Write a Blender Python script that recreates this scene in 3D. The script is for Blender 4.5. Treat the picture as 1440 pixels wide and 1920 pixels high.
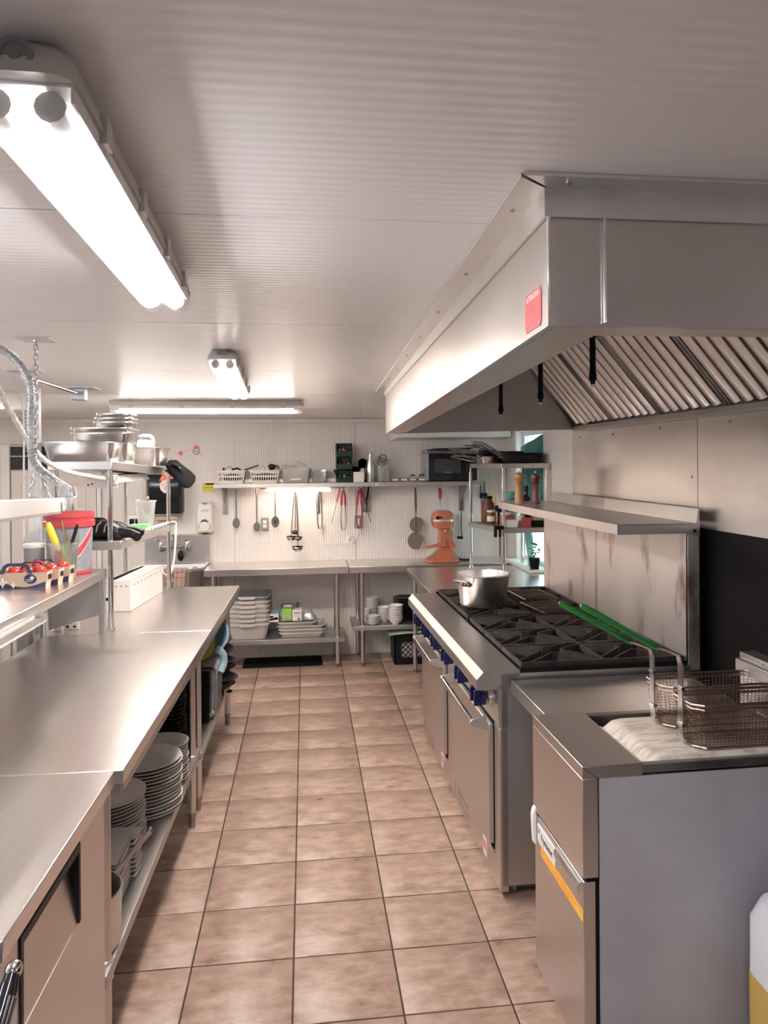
import bpy, math, random
from mathutils import Matrix, Vector, Euler
random.seed(7)
PI = math.pi
R = math.radians
SC = bpy.context.scene
COL = SC.collection
for o in list(bpy.data.objects):
    bpy.data.objects.remove(o)

# ------------------------------------------------------------------ camera
cam_d = bpy.data.cameras.new('camera')
cam = bpy.data.objects.new('camera', cam_d)
COL.objects.link(cam)
cam_d.sensor_width = 36.0
cam_d.sensor_fit = 'AUTO'
cam_d.lens = 36.0 * 1440.0 / 1920.0
cam_d.shift_x = -32.0 / 1920.0
cam_d.shift_y = -95.35 / 1920.0
cam_d.clip_start = 0.02
CAMZ = 1.8
rot = Matrix.Rotation(-R(7.125), 4, 'Z') @ Matrix.Rotation(PI / 2, 4, 'X') @ Matrix.Rotation(-0.0075, 4, 'Z')
cam.matrix_world = Matrix.Translation((0, 0, CAMZ)) @ rot
SC.camera = cam

# ------------------------------------------------------------------ world / exposure
w = bpy.data.worlds.new('world')
SC.world = w
w.use_nodes = True
w.node_tree.nodes['Background'].inputs[0].default_value = (0.72, 0.93, 1.0, 1)
w.node_tree.nodes['Background'].inputs[1].default_value = 1.7
SC.view_settings.view_transform = 'Standard'
SC.view_settings.look = 'None'
SC.view_settings.exposure = 1.0
SC.view_settings.gamma = 1.0
SC.view_settings.use_curve_mapping = False
TUBE_COOL = ((1.0, 0.985, 1.05), 68.0)     # colour, strength of the fluorescent tubes
TUBE_WARM = ((1.0, 0.925, 0.89), 80.0)
TUBE_FILL = ((0.95, 1.0, 1.13), 92.0)  # cool tubes of the two added fill lamps out of view

# ------------------------------------------------------------------ materials
MATS = {}
def M(name, col, rough=0.5, metal=0.0, var=0.0, vs=8.0, stretch=(1, 1, 1), rvar=0.0, bump=0.0, bs=40.0,
      trans=0.0, alpha=1.0, emit=None, coat=0.0, ior=1.45, spec=0.5, wave=None, sss=0.0, col2=None, detail=4.0, pos=(0.32, 0.68)):
    m = bpy.data.materials.new(name)
    m.use_nodes = True
    nt = m.node_tree
    N, L = nt.nodes, nt.links
    p = N['Principled BSDF']
    p.inputs['Base Color'].default_value = (*col, 1)
    p.inputs['Roughness'].default_value = rough
    p.inputs['Metallic'].default_value = metal
    p.inputs['IOR'].default_value = ior
    p.inputs['Specular IOR Level'].default_value = spec
    if trans: p.inputs['Transmission Weight'].default_value = trans
    if alpha < 1: p.inputs['Alpha'].default_value = alpha
    if coat: p.inputs['Coat Weight'].default_value = coat
    if emit:
        p.inputs['Emission Color'].default_value = (*emit[0], 1)
        p.inputs['Emission Strength'].default_value = emit[1]
    geo = mp = None
    def coords(st):
        g = N.new('ShaderNodeNewGeometry')
        q = N.new('ShaderNodeMapping')
        q.inputs['Scale'].default_value = st
        L.new(g.outputs['Position'], q.inputs['Vector'])
        return q.outputs['Vector']
    def noise(scale, st, det=detail):
        n = N.new('ShaderNodeTexNoise')
        n.inputs['Scale'].default_value = scale
        n.inputs['Detail'].default_value = det
        n.inputs['Roughness'].default_value = 0.6
        L.new(coords(st), n.inputs['Vector'])
        return n.outputs['Fac']
    if var or rvar:
        fac = noise(vs, stretch)
        if var:
            r = N.new('ShaderNodeValToRGB')
            c2 = col2 or tuple(min(1, c * (1 + var)) for c in col)
            c1 = tuple(c * (1 - var) for c in col) if not col2 else col
            r.color_ramp.elements[0].position = pos[0]
            r.color_ramp.elements[1].position = pos[1]
            r.color_ramp.elements[0].color = (*c1, 1)
            r.color_ramp.elements[1].color = (*c2, 1)
            L.new(fac, r.inputs['Fac'])
            L.new(r.outputs['Color'], p.inputs['Base Color'])
        if rvar:
            mr = N.new('ShaderNodeMapRange')
            mr.inputs['From Min'].default_value = 0.3
            mr.inputs['From Max'].default_value = 0.7
            mr.inputs['To Min'].default_value = max(0.02, rough - rvar)
            mr.inputs['To Max'].default_value = rough + rvar
            L.new(fac, mr.inputs['Value'])
            L.new(mr.outputs['Result'], p.inputs['Roughness'])
    h = None
    if bump:
        h = noise(bs, stretch, 2.0)
        b = N.new('ShaderNodeBump')
        b.inputs['Strength'].default_value = bump
        b.inputs['Distance'].default_value = 0.01
        L.new(h, b.inputs['Height'])
        L.new(b.outputs['Normal'], p.inputs['Normal'])
    if wave:                       # fine ribs rolled into sheet panels: (axis, pitch, strength)
        wv = N.new('ShaderNodeTexWave')
        wv.wave_type = 'BANDS'
        wv.bands_direction = wave[0]
        wv.inputs['Scale'].default_value = 0.314 / wave[1] / 1.0
        L.new(coords((1, 1, 1)), wv.inputs['Vector'])
        b = N.new('ShaderNodeBump')
        b.inputs['Strength'].default_value = wave[2]
        b.inputs['Distance'].default_value = 0.002
        L.new(wv.outputs['Fac'], b.inputs['Height'])
        L.new(b.outputs['Normal'], p.inputs['Normal'])
    MATS[name] = m
    return m

def lensmat(name, t, col=(1, 1, 1), rough=0.25, film=0.25):
    """clear plastic: mostly see-through, some gloss, some milky film"""
    m = bpy.data.materials.new(name); m.use_nodes = True
    nt = m.node_tree; N, L = nt.nodes, nt.links
    N.remove(N['Principled BSDF'])
    out = N['Material Output']
    tr = N.new('ShaderNodeBsdfTransparent'); tr.inputs[0].default_value = (*col, 1)
    gl = N.new('ShaderNodeBsdfGlossy'); gl.inputs['Roughness'].default_value = rough
    di = N.new('ShaderNodeBsdfTranslucent'); di.inputs[0].default_value = (*col, 1)
    d2 = N.new('ShaderNodeBsdfDiffuse'); d2.inputs[0].default_value = (*col, 1)
    a0 = N.new('ShaderNodeMixShader'); a0.inputs[0].default_value = 0.5
    L.new(di.outputs[0], a0.inputs[1]); L.new(d2.outputs[0], a0.inputs[2])
    a = N.new('ShaderNodeMixShader'); a.inputs[0].default_value = film
    L.new(gl.outputs[0], a.inputs[2]); L.new(a0.outputs[0], a.inputs[1])
    a.inputs[0].default_value = 1 - film
    b = N.new('ShaderNodeMixShader'); b.inputs[0].default_value = t
    L.new(a.outputs[0], b.inputs[1]); L.new(tr.outputs[0], b.inputs[2])
    L.new(b.outputs[0], out.inputs['Surface'])
    MATS[name] = m
    return m

ST = M('brushed_steel', (0.66, 0.63, 0.61), 0.32, 1.0, var=0.03, vs=3, rvar=0.03, stretch=(1, 1, 0.1))
STTOP = M('worktop_steel', (0.78, 0.745, 0.72), 0.28, 1.0, var=0.025, vs=40, stretch=(1, 0.06, 1))
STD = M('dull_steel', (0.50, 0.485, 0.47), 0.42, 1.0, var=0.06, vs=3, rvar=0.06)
STDK = M('dark_steel', (0.36, 0.34, 0.33), 0.36, 1.0, var=0.15, vs=6, rvar=0.1)  # darker steel; on the spoon handles it stands for dark reflections
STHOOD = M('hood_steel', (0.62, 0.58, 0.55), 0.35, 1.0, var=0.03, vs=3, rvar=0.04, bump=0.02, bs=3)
STWALL = M('wall_steel', (0.68, 0.63, 0.60), 0.33, 1.0, var=0.06, vs=4, stretch=(1, 1, 0.4), rvar=0.06, bump=0.02, bs=6)
STSPLASH = M('splash_steel', (0.30, 0.21, 0.17), 0.44, 0.9, var=0.1, vs=5, stretch=(1, 1, 0.45), rvar=0.05, col2=(0.80, 0.73, 0.69), pos=(0.28, 0.44))
FRYSIDE = M('fryer_side_steel', (0.44, 0.43, 0.46), 0.55, 0.25, var=0.07, vs=4, rvar=0.04)
SPOON = M('spoon_steel', (0.40, 0.385, 0.37), 0.22, 1.0)  # dark base stands in for dark reflections on the hanging utensils
WALLDK = M('dim_wall', (0.34, 0.32, 0.31), 0.7)
CHROME = M('chrome', (0.66, 0.64, 0.62), 0.14, 1.0)
PANS = M('pan_steel', (0.70, 0.68, 0.66), 0.22, 1.0, var=0.05, vs=9, rvar=0.06)
ALU = M('aluminium', (0.74, 0.72, 0.70), 0.36, 1.0, var=0.05, vs=12, rvar=0.08)
GALV = M('galvanised', (0.55, 0.56, 0.57), 0.38, 0.9, var=0.1, vs=15)
IRON = M('cast_iron', (0.020, 0.017, 0.016), 0.60, 0.0, var=0.6, vs=14, spec=0.35, col2=(0.055, 0.042, 0.036))
TRAYBK = M('black_tray', (0.006, 0.0055, 0.0055), 0.7, spec=0.2)  # near-black tray under the grates
BLACK = M('black_plastic', (0.007, 0.007, 0.008), 0.42, spec=0.3)
BLACKM = M('black_matte', (0.007, 0.0065, 0.007), 0.8, spec=0.15)
BLACKG = M('black_gloss', (0.010, 0.010, 0.013), 0.12)
BLACKWALL = M('black_wall', (0.004, 0.0035, 0.0035), 0.6, spec=0.12)
NONSTICK = M('nonstick', (0.012, 0.0115, 0.012), 0.45, 0.0, spec=0.3)
CEIL = M('ceiling_panel', (0.80, 0.785, 0.785), 0.34, 0.0, wave=('Y', 0.024, 0.24), spec=0.45)
WALLP = M('wall_panel', (0.74, 0.70, 0.665), 0.42, 0.0, wave=('X', 0.022, 0.75))
WALLPY = M('wall_panel_side', (0.74, 0.70, 0.665), 0.42, 0.0, wave=('Y', 0.022, 0.75))
WHITE = M('white_paint', (0.78, 0.76, 0.73), 0.45)
DOORP = M('door_paint', (0.70, 0.64, 0.61), 0.5)
WPLAST = M('white_plastic', (0.80, 0.78, 0.74), 0.35)
GPLAST = M('grey_plastic', (0.26, 0.255, 0.25), 0.5)
LGREY = M('light_grey_plastic', (0.56, 0.53, 0.50), 0.5)
BASKW = M('basket_white', (0.76, 0.70, 0.65), 0.45)
TILE = M('floor_tile', (0.265, 0.17, 0.13), 0.36, var=0.35, vs=15, stretch=(0.7, 1.3, 1), rvar=0.10, bump=0.12, bs=40, col2=(0.50, 0.36, 0.285), detail=9)
GROUT = M('grout', (0.06, 0.042, 0.036), 0.9, var=0.3, vs=20)
CHINA = M('china', (0.60, 0.57, 0.545), 0.25, coat=0.15)
CHINAW = M('china_white', (0.85, 0.82, 0.79), 0.2, coat=0.2)
BLUEK = M('blue_knob', (0.006, 0.010, 0.055), 0.3, spec=0.4)
RED = M('red_plastic', (0.40, 0.045, 0.055), 0.42)
REDH = M('red_handle', (0.26, 0.035, 0.045), 0.4)
TOMATO = M('tomato', (0.50, 0.045, 0.035), 0.18, coat=0.3, var=0.2, vs=9)
LEAF = M('leaf_green', (0.06, 0.22, 0.05), 0.5)
CARD = M('cardboard', (0.56, 0.40, 0.30), 0.7, var=0.05, vs=30)
CARDW = M('white_card', (0.80, 0.75, 0.71), 0.6)
NAVY = M('navy_print', (0.022, 0.026, 0.075), 0.5)
GREENG = M('green_grip', (0.01, 0.17, 0.022), 0.3, coat=0.2)
GREENB = M('bright_green', (0.30, 0.62, 0.08), 0.5)
GREENM = M('mint_green', (0.30, 0.72, 0.30), 0.45)
TEAL = M('teal_plastic', (0.03, 0.20, 0.20), 0.3, var=0.4, vs=30, bump=0.5, bs=35)
TEALL = M('aqua_plastic', (0.20, 0.55, 0.48), 0.3, alpha=0.85)
DKGREEN = M('dark_green_plastic', (0.010, 0.045, 0.032), 0.4)
YELLOW = M('yellow_plastic', (0.78, 0.58, 0.03), 0.4)
YSIGN = M('yellow_sign', (0.66, 0.55, 0.10), 0.5)
OLIVE = M('olive_plastic', (0.40, 0.36, 0.08), 0.4)
LBLUE = M('light_blue_plastic', (0.40, 0.60, 0.68), 0.4)
GBLUE = M('grey_blue_plastic', (0.13, 0.23, 0.30), 0.45)
ORANGE = M('orange_enamel', (0.50, 0.155, 0.085), 0.25, coat=0.4)
ORANGEL = M('orange_label', (0.85, 0.38, 0.05), 0.5, var=0.25, vs=160)
WOODL = M('light_wood', (0.42, 0.20, 0.10), 0.35, var=0.2, vs=10, stretch=(4, 4, 0.6))
WOODD = M('dark_wood', (0.12, 0.038, 0.022), 0.3, var=0.25, vs=10, stretch=(4, 4, 0.6))
BROWN = M('brown_plastic', (0.13, 0.045, 0.03), 0.4)
CREAM = M('cream', (0.80, 0.72, 0.52), 0.5)
REDLAB = M('red_label', (0.42, 0.07, 0.075), 0.5)
PINK = M('pink_lid', (0.75, 0.15, 0.15), 0.4)
SKIN = M('paper_face', (0.80, 0.70, 0.64), 0.6)
ORPAPER = M('orange_paper', (0.78, 0.20, 0.10), 0.6)
CLOTH = M('beige_cloth', (0.42, 0.33, 0.28), 0.9, var=0.12, vs=60)
LIDB = M('stained_lid', (0.36, 0.29, 0.22), 0.5, var=0.2, vs=22, stretch=(0.5, 1.6, 1), col2=(0.68, 0.62, 0.54), pos=(0.30, 0.52), detail=7)
WIRE = M('basket_wire', (0.34, 0.24, 0.20), 0.38, 1.0)
OIL = M('oil', (0.62, 0.40, 0.10), 0.2)
JUGP = M('jug_plastic', (0.80, 0.80, 0.82), 0.35, sss=0.1)
CLEAR = lensmat('clear_plastic', 0.62, (0.93, 0.93, 0.92), 0.15, 0.35)
MILKY = lensmat('milky_plastic', 0.35, (0.92, 0.91, 0.89), 0.2, 0.6)
LENS = lensmat('lamp_lens', 0.86, (0.98, 0.97, 0.94), 0.2, 0.5)
GLASS = lensmat('window_glass', 0.9, (0.95, 1.0, 1.0), 0.05, 0.0)
TUBEC = M('tube_cool', (1, 1, 1), 0.4, emit=TUBE_COOL)
TUBEF = M('tube_fill', (1, 1, 1), 0.4, emit=TUBE_FILL)
TUBEW = M('tube_warm', (1, 1, 1), 0.4, emit=TUBE_WARM)
TUBES = M('tube_shelf', (1, 1, 1), 0.4, emit=((1.0, 0.80, 0.66), 20.0))

# ------------------------------------------------------------------ mesh builder
class MB:
    def __init__(s):
        s.v = []; s.f = []
    def _a(s, vs, fs):
        b = len(s.v)
        s.v += [tuple(v) for v in vs]
        s.f += [tuple(i + b for i in f) for f in fs]
        return s
    def add(s, o, mat):
        return s._a([mat @ Vector(v) for v in o.v], o.f)
    def hexa(s, p):
        return s._a(p, [(3, 2, 1, 0), (4, 5, 6, 7), (0, 1, 5, 4), (1, 2, 6, 5), (2, 3, 7, 6), (3, 0, 4, 7)])
    def box(s, x0, x1, y0, y1, z0, z1):
        return s.hexa([(x0, y0, z0), (x1, y0, z0), (x1, y1, z0), (x0, y1, z0), (x0, y0, z1), (x1, y0, z1), (x1, y1, z1), (x0, y1, z1)])
    def bar(s, p, q, wd, ht):                       # straight flat bar from p to q, wd sideways, ht upwards
        p, q = Vector(p), Vector(q)
        d = (q - p).normalized()
        up = Vector((0, 0, 1)) if abs(d.z) < 0.9 else Vector((0, 1, 0))
        sd = d.cross(up).normalized(); up = sd.cross(d).normalized()
        a, b = sd * wd / 2, up * ht / 2
        return s.hexa([p - a - b, p + a - b, q + a - b, q - a - b, p - a + b, p + a + b, q + a + b, q - a + b])
    def loft(s, rings, cap0=True, cap1=True):
        n = len(rings[0]); b = len(s.v)
        for r in rings: s.v += [tuple(v) for v in r]
        for k in range(len(rings) - 1):
            for i in range(n):
                j = (i + 1) % n
                s.f.append((b + k * n + i, b + k * n + j, b + (k + 1) * n + j, b + (k + 1) * n + i))
        if cap0: s.f.append(tuple(b + i for i in reversed(range(n))))
        if cap1: s.f.append(tuple(b + (len(rings) - 1) * n + i for i in range(n)))
        return s
    def tube(s, path, r, n=8, cap=True, close=False):
        pts = [Vector(p) for p in path]
        m = len(pts)
        rr = r if isinstance(r, (list, tuple)) else [r] * m
        rings = []; prev = None
        for i, p in enumerate(pts):
            if close: d = (pts[(i + 1) % m] - pts[i - 1])
            else: d = pts[min(i + 1, m - 1)] - pts[max(i - 1, 0)]
            d.normalize()
            if prev is None:
                a = Vector((0, 0, 1)) if abs(d.z) < 0.9 else Vector((1, 0, 0))
                u = d.cross(a).normalized()
            else:
                u = (prev - d * prev.dot(d)).normalized()
            prev = u
            v = d.cross(u)
            rings.append([p + (u * math.cos(t) + v * math.sin(t)) * rr[i] for t in [2 * PI * k / n for k in range(n)]])
        if close:
            rings.append(rings[0]); cap = False
        return s.loft(rings, cap, cap)
    def cyl(s, p, q, r, r2=None, n=14, cap=True):
        return s.tube([p, q], [r, r if r2 is None else r2], n, cap)
    def lathe(s, prof, n=20, c=(0, 0, 0), axis='z', close=False):
        rings = []
        for (r, z) in prof:
            r = max(r, 0.0002)
            ring = []
            for k in range(n):
                t = 2 * PI * k / n
                a, b = r * math.cos(t), r * math.sin(t)
                if axis == 'z': ring.append((c[0] + a, c[1] + b, c[2] + z))
                elif axis == 'x': ring.append((c[0] + z, c[1] + a, c[2] + b))
                else: ring.append((c[0] + b, c[1] + z, c[2] + a))
            rings.append(ring)
        return s.loft(rings, True, True)
    def prism(s, poly, plane, a, b):
        def at(u, v, t):
            return {'xy': (u, v, t), 'xz': (u, t, v), 'yz': (t, u, v)}[plane]
        return s.loft([[at(u, v, a) for u, v in poly], [at(u, v, b) for u, v in poly]])
    def ell(s, c, r, nu=14, nv=8):
        rx, ry, rz = r
        return s.loft([[(c[0] + rx * math.sin(PI * k / nv) * math.cos(2 * PI * i / nu), c[1] + ry * math.sin(PI * k / nv) * math.sin(2 * PI * i / nu),
                         c[2] - rz * math.cos(PI * k / nv)) for i in range(nu)] for k in [0.12] + list(range(1, nv)) + [nv - 0.12]])
    def bounds(s):
        xs, ys, zs = zip(*s.v)
        return (min(xs), max(xs), min(ys), max(ys), min(zs), max(zs))

def rrect(cx, cy, lx, ly, r, z, n=3):
    pts = []
    for (sx, sy, a0) in ((1, 1, 0), (-1, 1, 90), (-1, -1, 180), (1, -1, 270)):
        for k in range(n + 1):
            t = R(a0 + 90 * k / n)
            pts.append((cx + sx * (lx / 2 - r) + r * math.cos(t), cy + sy * (ly / 2 - r) + r * math.sin(t), z))
    return pts
def tub(mb, cx, cy, z0, lx, ly, h, taper=0.85, r=0.03, rim=0.012, t=0.003, n=3, rimh=0.006):
    """open-topped tray or box with a rim, one closed skin"""
    bx, by = lx * taper, ly * taper
    rr = [rrect(cx, cy, bx - 0.01, by - 0.01, r * 0.8, z0, n), rrect(cx, cy, bx, by, r, z0 + min(0.006, h * .2), n),
          rrect(cx, cy, lx, ly, r, z0 + h - rimh, n), rrect(cx, cy, lx + 2 * rim, ly + 2 * rim, r + rim, z0 + h - rimh, n),
          rrect(cx, cy, lx + 2 * rim, ly + 2 * rim, r + rim, z0 + h, n), rrect(cx, cy, lx - 2 * t, ly - 2 * t, r, z0 + h, n),
          rrect(cx, cy, bx - 2 * t, by - 2 * t, r, z0 + t, n)]
    return mb.loft(rr)

# ------------------------------------------------------------------ scene objects
FRAMES = {'W': 0.0, 'L': R(-0.9), 'R': R(0.8)}     # the room, the left counters, the cooking line (each stands a touch askew)
ORG = {}
def fpos(fr, x, y, z):
    a = FRAMES[fr]
    return (x * math.cos(a) - y * math.sin(a), x * math.sin(a) + y * math.cos(a), z)
def props(o, label=None, cat=None, group=None, kind=None):
    if label: o['label'] = label
    if cat: o['category'] = cat
    if group: o['group'] = group
    if kind: o['kind'] = kind
    return o
def T(name, label, cat, org, fr='W', rz=0.0, group=None, kind=None):
    o = bpy.data.objects.new(name, None)
    o.empty_display_size = 0.05
    COL.objects.link(o)
    o.location = fpos(fr, *org); o.rotation_euler = (0, 0, FRAMES[fr] + rz)
    ORG[o.name] = org
    return props(o, label, cat, group, kind)
def mesh(name, mb, mat, org, bevel=0.0, seg=2, ang=38):
    me = bpy.data.meshes.new(name)
    me.from_pydata([(v[0] - org[0], v[1] - org[1], v[2] - org[2]) for v in mb.v], [], mb.f)
    me.materials.append(mat)
    me.polygons.foreach_set('use_smooth', [True] * len(me.polygons))
    me.update()
    me.set_sharp_from_angle(angle=R(ang))
    return me
def put(name, me, bevel=0.0, seg=2):
    o = bpy.data.objects.new(name, me)
    COL.objects.link(o)
    if bevel:
        b = o.modifiers.new('bevel', 'BEVEL')
        b.width = bevel; b.segments = seg; b.limit_method = 'ANGLE'; b.angle_limit = R(40)
        b.harden_normals = False
    return o
def P(name, mb, mat, parent, bevel=0.0, seg=2, label=None, kind=None, ang=38):
    """a part: mesh authored in the same coordinates as its thing"""
    org = ORG[parent.name]
    o = put(name, mesh(name, mb, mat, org, ang=ang), bevel, seg)
    o.parent = parent
    ORG[o.name] = org
    return props(o, label, None, None, kind)
def S(name, label, cat, mb, mat, fr='W', org=None, rz=0.0, group=None, bevel=0.0, kind=None, seg=2, ang=38):
    """a thing that is a single mesh"""
    b = mb.bounds()
    org = org or ((b[0] + b[1]) / 2, (b[2] + b[3]) / 2, b[4])
    o = put(name, mesh(name, mb, mat, org, ang=ang), bevel, seg)
    o.location = fpos(fr, *org); o.rotation_euler = (0, 0, FRAMES[fr] + rz)
    ORG[o.name] = org
    return props(o, label, cat, group, kind)
def dup(o, org, fr='W', rz=0.0, label=None, group=None, rot=None):
    def cp(src, par):
        c = src.copy(); COL.objects.link(c)
        if par: c.parent = par
        for ch in src.children: cp(ch, c)
        return c
    c = cp(o, None)
    c.location = fpos(fr, *org); c.rotation_euler = rot or (0, 0, FRAMES[fr] + rz)
    if label: c['label'] = label
    if group: c['group'] = group
    return c
def text(name, s, size, mat, parent, loc, rot, extrude=0.0006, bold=0.0, xs=1.0):
    """lettering as flat raised mesh; loc/rot in the thing's coordinates"""
    cu = bpy.data.curves.new('lettering', 'FONT')
    cu.body = s; cu.size = size; cu.extrude = extrude; cu.offset = bold; cu.align_x = 'CENTER'; cu.align_y = 'CENTER'
    cu.resolution_u = 2
    tmp = bpy.data.objects.new('tmp', cu)
    COL.objects.link(tmp)
    dg = bpy.context.evaluated_depsgraph_get(); dg.update()
    me = bpy.data.meshes.new_from_object(tmp.evaluated_get(dg))
    bpy.data.objects.remove(tmp)
    me.materials.clear(); me.materials.append(mat)
    o = bpy.data.objects.new(name, me); COL.objects.link(o)
    org = ORG[parent.name]
    o.parent = parent
    o.location = Vector(loc) - Vector(org); o.rotation_euler = rot; o.scale = (xs, 1, 1)
    return o
def arc(c, r, a0, a1, n, plane='xz'):
    out = []
    for k in range(n + 1):
        t = R(a0 + (a1 - a0) * k / n)
        u, v = r * math.cos(t), r * math.sin(t)
        out.append({'xz': (c[0] + u, c[1], c[2] + v), 'xy': (c[0] + u, c[1] + v, c[2]), 'yz': (c[0], c[1] + u, c[2] + v)}[plane])
    return out
def spline(pts, n=8):
    pts = [Vector(p) for p in pts]
    out = []
    for i in range(len(pts) - 1):
        p0, p1, p2, p3 = pts[max(i - 1, 0)], pts[i], pts[i + 1], pts[min(i + 2, len(pts) - 1)]
        for k in range(n):
            t = k / n
            out.append(0.5 * ((2 * p1) + (p2 - p0) * t + (2 * p0 - 5 * p1 + 4 * p2 - p3) * t * t + (3 * p1 - p0 - 3 * p2 + p3) * t ** 3))
    out.append(pts[-1])
    return out

# =================================================================== THE ROOM
# floor: grout bed and single tiles
mb = MB().box(-3.45, 2.1, -2.6, 7.25, -0.08, -0.004)
floor = S('floor', 'brown stone-look tiled kitchen floor', 'floor', mb, GROUT, org=(0, 0, 0), kind='structure')
TW, TD = 0.361, 0.3394
tw, td = TW / 2 - 0.0032, TD / 2 - 0.0032
tm = MB().loft([[(-tw, -td, -0.012), (tw, -td, -0.012), (tw, td, -0.012), (-tw, td, -0.012)],
                [(-tw, -td, -0.002), (tw, -td, -0.002), (tw, td, -0.002), (-tw, td, -0.002)],
                [(-tw + .003, -td + .003, 0), (tw - .003, -td + .003, 0), (tw - .003, td - .003, 0), (-tw + .003, td - .003, 0)]])
tme = mesh('tile', tm, TILE, (0, 0, 0))
for i in range(-6, 6):
    for j in range(-7, 13):
        o = put('tile', tme)
        o.parent = floor
        o.location = (-0.054 + TW * (i + 0.5), 2.818 + TD * (j + 0.5), random.uniform(-0.0006, 0.0004))

# ceiling: backing boards with the hood opening left free, then the sheet panels
HY0 = 1.045
def hxe(y): return 0.328 + (y - 1.045) * 0.0317          # edge of the hood opening
HY1 = 4.345
mb = MB()
mb.prism([(-3.45, -2.6), (2.1, -2.6), (2.1, HY0), (hxe(HY0), HY0), (hxe(HY1), HY1), (2.1, HY1 + .19), (2.1, 7.25), (-3.45, 7.25)], 'xy', 2.213, 2.27)
mb.box(.25, 2.1, .95, 4.6, 2.68, 2.74).box(.25, .30, .95, 4.6, 2.27, 2.68).box(.30, 2.1, .95, 1.0, 2.27, 2.68).box(.30, 2.1, 4.58, 4.62, 2.27, 2.68).box(2.06, 2.1, 1.0, 4.58, 2.27, 2.68)  # unseen boxing added over the hood opening to shut out the sky
ceiling = S('ceiling', 'white ribbed sheet ceiling', 'ceiling', mb, WHITE, org=(0, 0, 2.2), kind='structure')
seams = [-2.6, -0.95, 0.16, 1.268, 2.255, 3.40, 4.58, 5.78, 6.99, 7.2]
g = 0.0022
for a, b in zip(seams, seams[1:]):
    a += g; b -= g
    if b < HY0 or a > HY1 + .19:
        poly = [(-3.4, a), (2.05, a), (2.05, b), (-3.4, b)]
    elif a < HY0 < b:
        poly = [(-3.4, a), (2.05, a), (2.05, HY0), (hxe(HY0), HY0), (hxe(b), b), (-3.4, b)]
    elif b < HY1:
        poly = [(-3.4, a), (hxe(a), a), (hxe(b), b), (-3.4, b)]
    else:
        poly = [(-3.4, a), (hxe(a), a), (hxe(HY1), HY1), (2.05, HY1 + .19), (2.05, b), (-3.4, b)]
    P('panel', MB().prism(poly, 'xy', 2.2, 2.213), CEIL, ceiling)

# walls
wb = S('wall_back', 'ribbed white back wall', 'wall', MB().box(-3.45, 2.1, 7.213, 7.3, 0, 2.27), WHITE, org=(0, 7.25, 0), kind='structure')
xs = [-3.4, -2.86, -1.75, -0.645, 0.468, 1.58, 1.92]
for a, b in zip(xs, xs[1:]):
    P('panel', MB().box(a + .0018, b - .0018, 7.2, 7.213, 0, 2.2), WALLP, wb)
S('wall_left', 'plain left wall', 'wall', MB().box(-3.5, -3.4, -2.6, 7.25, 0, 2.27), WHITE, kind='structure')
S('wall_front', 'plain wall behind the camera', 'wall', MB().box(-3.45, 2.1, -2.7, -2.6, 0, 2.27), WALLDK, kind='structure')
S('trim_1', 'white strip along the top of the back wall', 'trim', MB().box(-3.4, 1.92, 7.17, 7.199, 2.165, 2.199), WALLP, kind='structure', bevel=.004)
# right wall behind the cooking line, clad in steel, black below beside the range
wr = S('wall_right', 'steel clad wall behind the cooking line', 'wall', MB().box(1.765, 1.86, -2.6, 4.68, 0, 2.66), STD, 'R', org=(1.8, 0, 0), kind='structure')
P('steel_panel', MB().box(1.75, 1.764, 3.155, 4.675, 0, 2.6), STWALL, wr)
P('steel_panel', MB().box(1.75, 1.764, 0.6, 3.15, 1.5, 2.6), STWALL, wr)
P('steel_panel', MB().box(1.75, 1.764, -2.6, 0.595, 0, 2.2), STWALL, wr)
P('black_panel', MB().box(1.75, 1.764, 0.6, 3.15, 0, 1.498), BLACKWALL, wr)
for y, z in ((4.55, 1.94), (4.05, 1.94), (3.5, 1.95), (2.9, 1.95), (3.2, 1.72), (2.2, 1.95)):
    P('rivet', MB().lathe([(.006, 0), (.006, -.002), (.003, -.004)], 10, (1.75, y, z), 'x'), STDK, wr)
# rear right wall with the window
wq = S('wall_right_rear', 'white rear part of the right wall with a window', 'wall', MB().box(1.932, 2.05, 4.6, 6.05, 0, 2.27).box(1.932, 2.05, 6.86, 7.25, 0, 2.27)
       .box(1.932, 2.05, 6.05, 6.86, 0, 0.88).box(1.932, 2.05, 6.05, 6.86, 2.06, 2.27).box(1.70, 2.05, 4.62, 4.66, 0, 2.27), WHITE, org=(2, 6, 0), kind='structure')
for (y0, y1, z0, z1) in ((4.665, 5.35, 0, 2.2), (5.354, 6.048, 0, 2.2), (6.862, 7.198, 0, 2.2), (6.052, 6.858, 0, .878), (6.052, 6.858, 2.065, 2.2)):
    P('panel', MB().box(1.92, 1.932, y0, y1, z0, z1), WALLPY, wq)
win = T('window_1', 'bright window at the far end of the right wall', 'window', (1.95, 6.45, .882), kind='structure')
P('frame', MB().box(1.985, 2.04, 6.052, 6.10, .905, 2.06).box(1.985, 2.04, 6.81, 6.858, .905, 2.06).box(1.985, 2.04, 6.1, 6.81, .905, .94).box(1.985, 2.04, 6.1, 6.81, 2.02, 2.06).box(1.995, 2.03, 6.1, 6.81, 1.40, 1.43), WHITE, win, .003)
P('pane', MB().box(2.010, 2.014, 6.1, 6.81, .94, 1.40), GLASS, win)
P('pane', MB().box(2.010, 2.014, 6.1, 6.81, 1.43, 2.02), GLASS, win)
P('sill', MB().box(1.80, 2.05, 6.052, 6.858, .882, .905), WHITE, win, .004)
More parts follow.
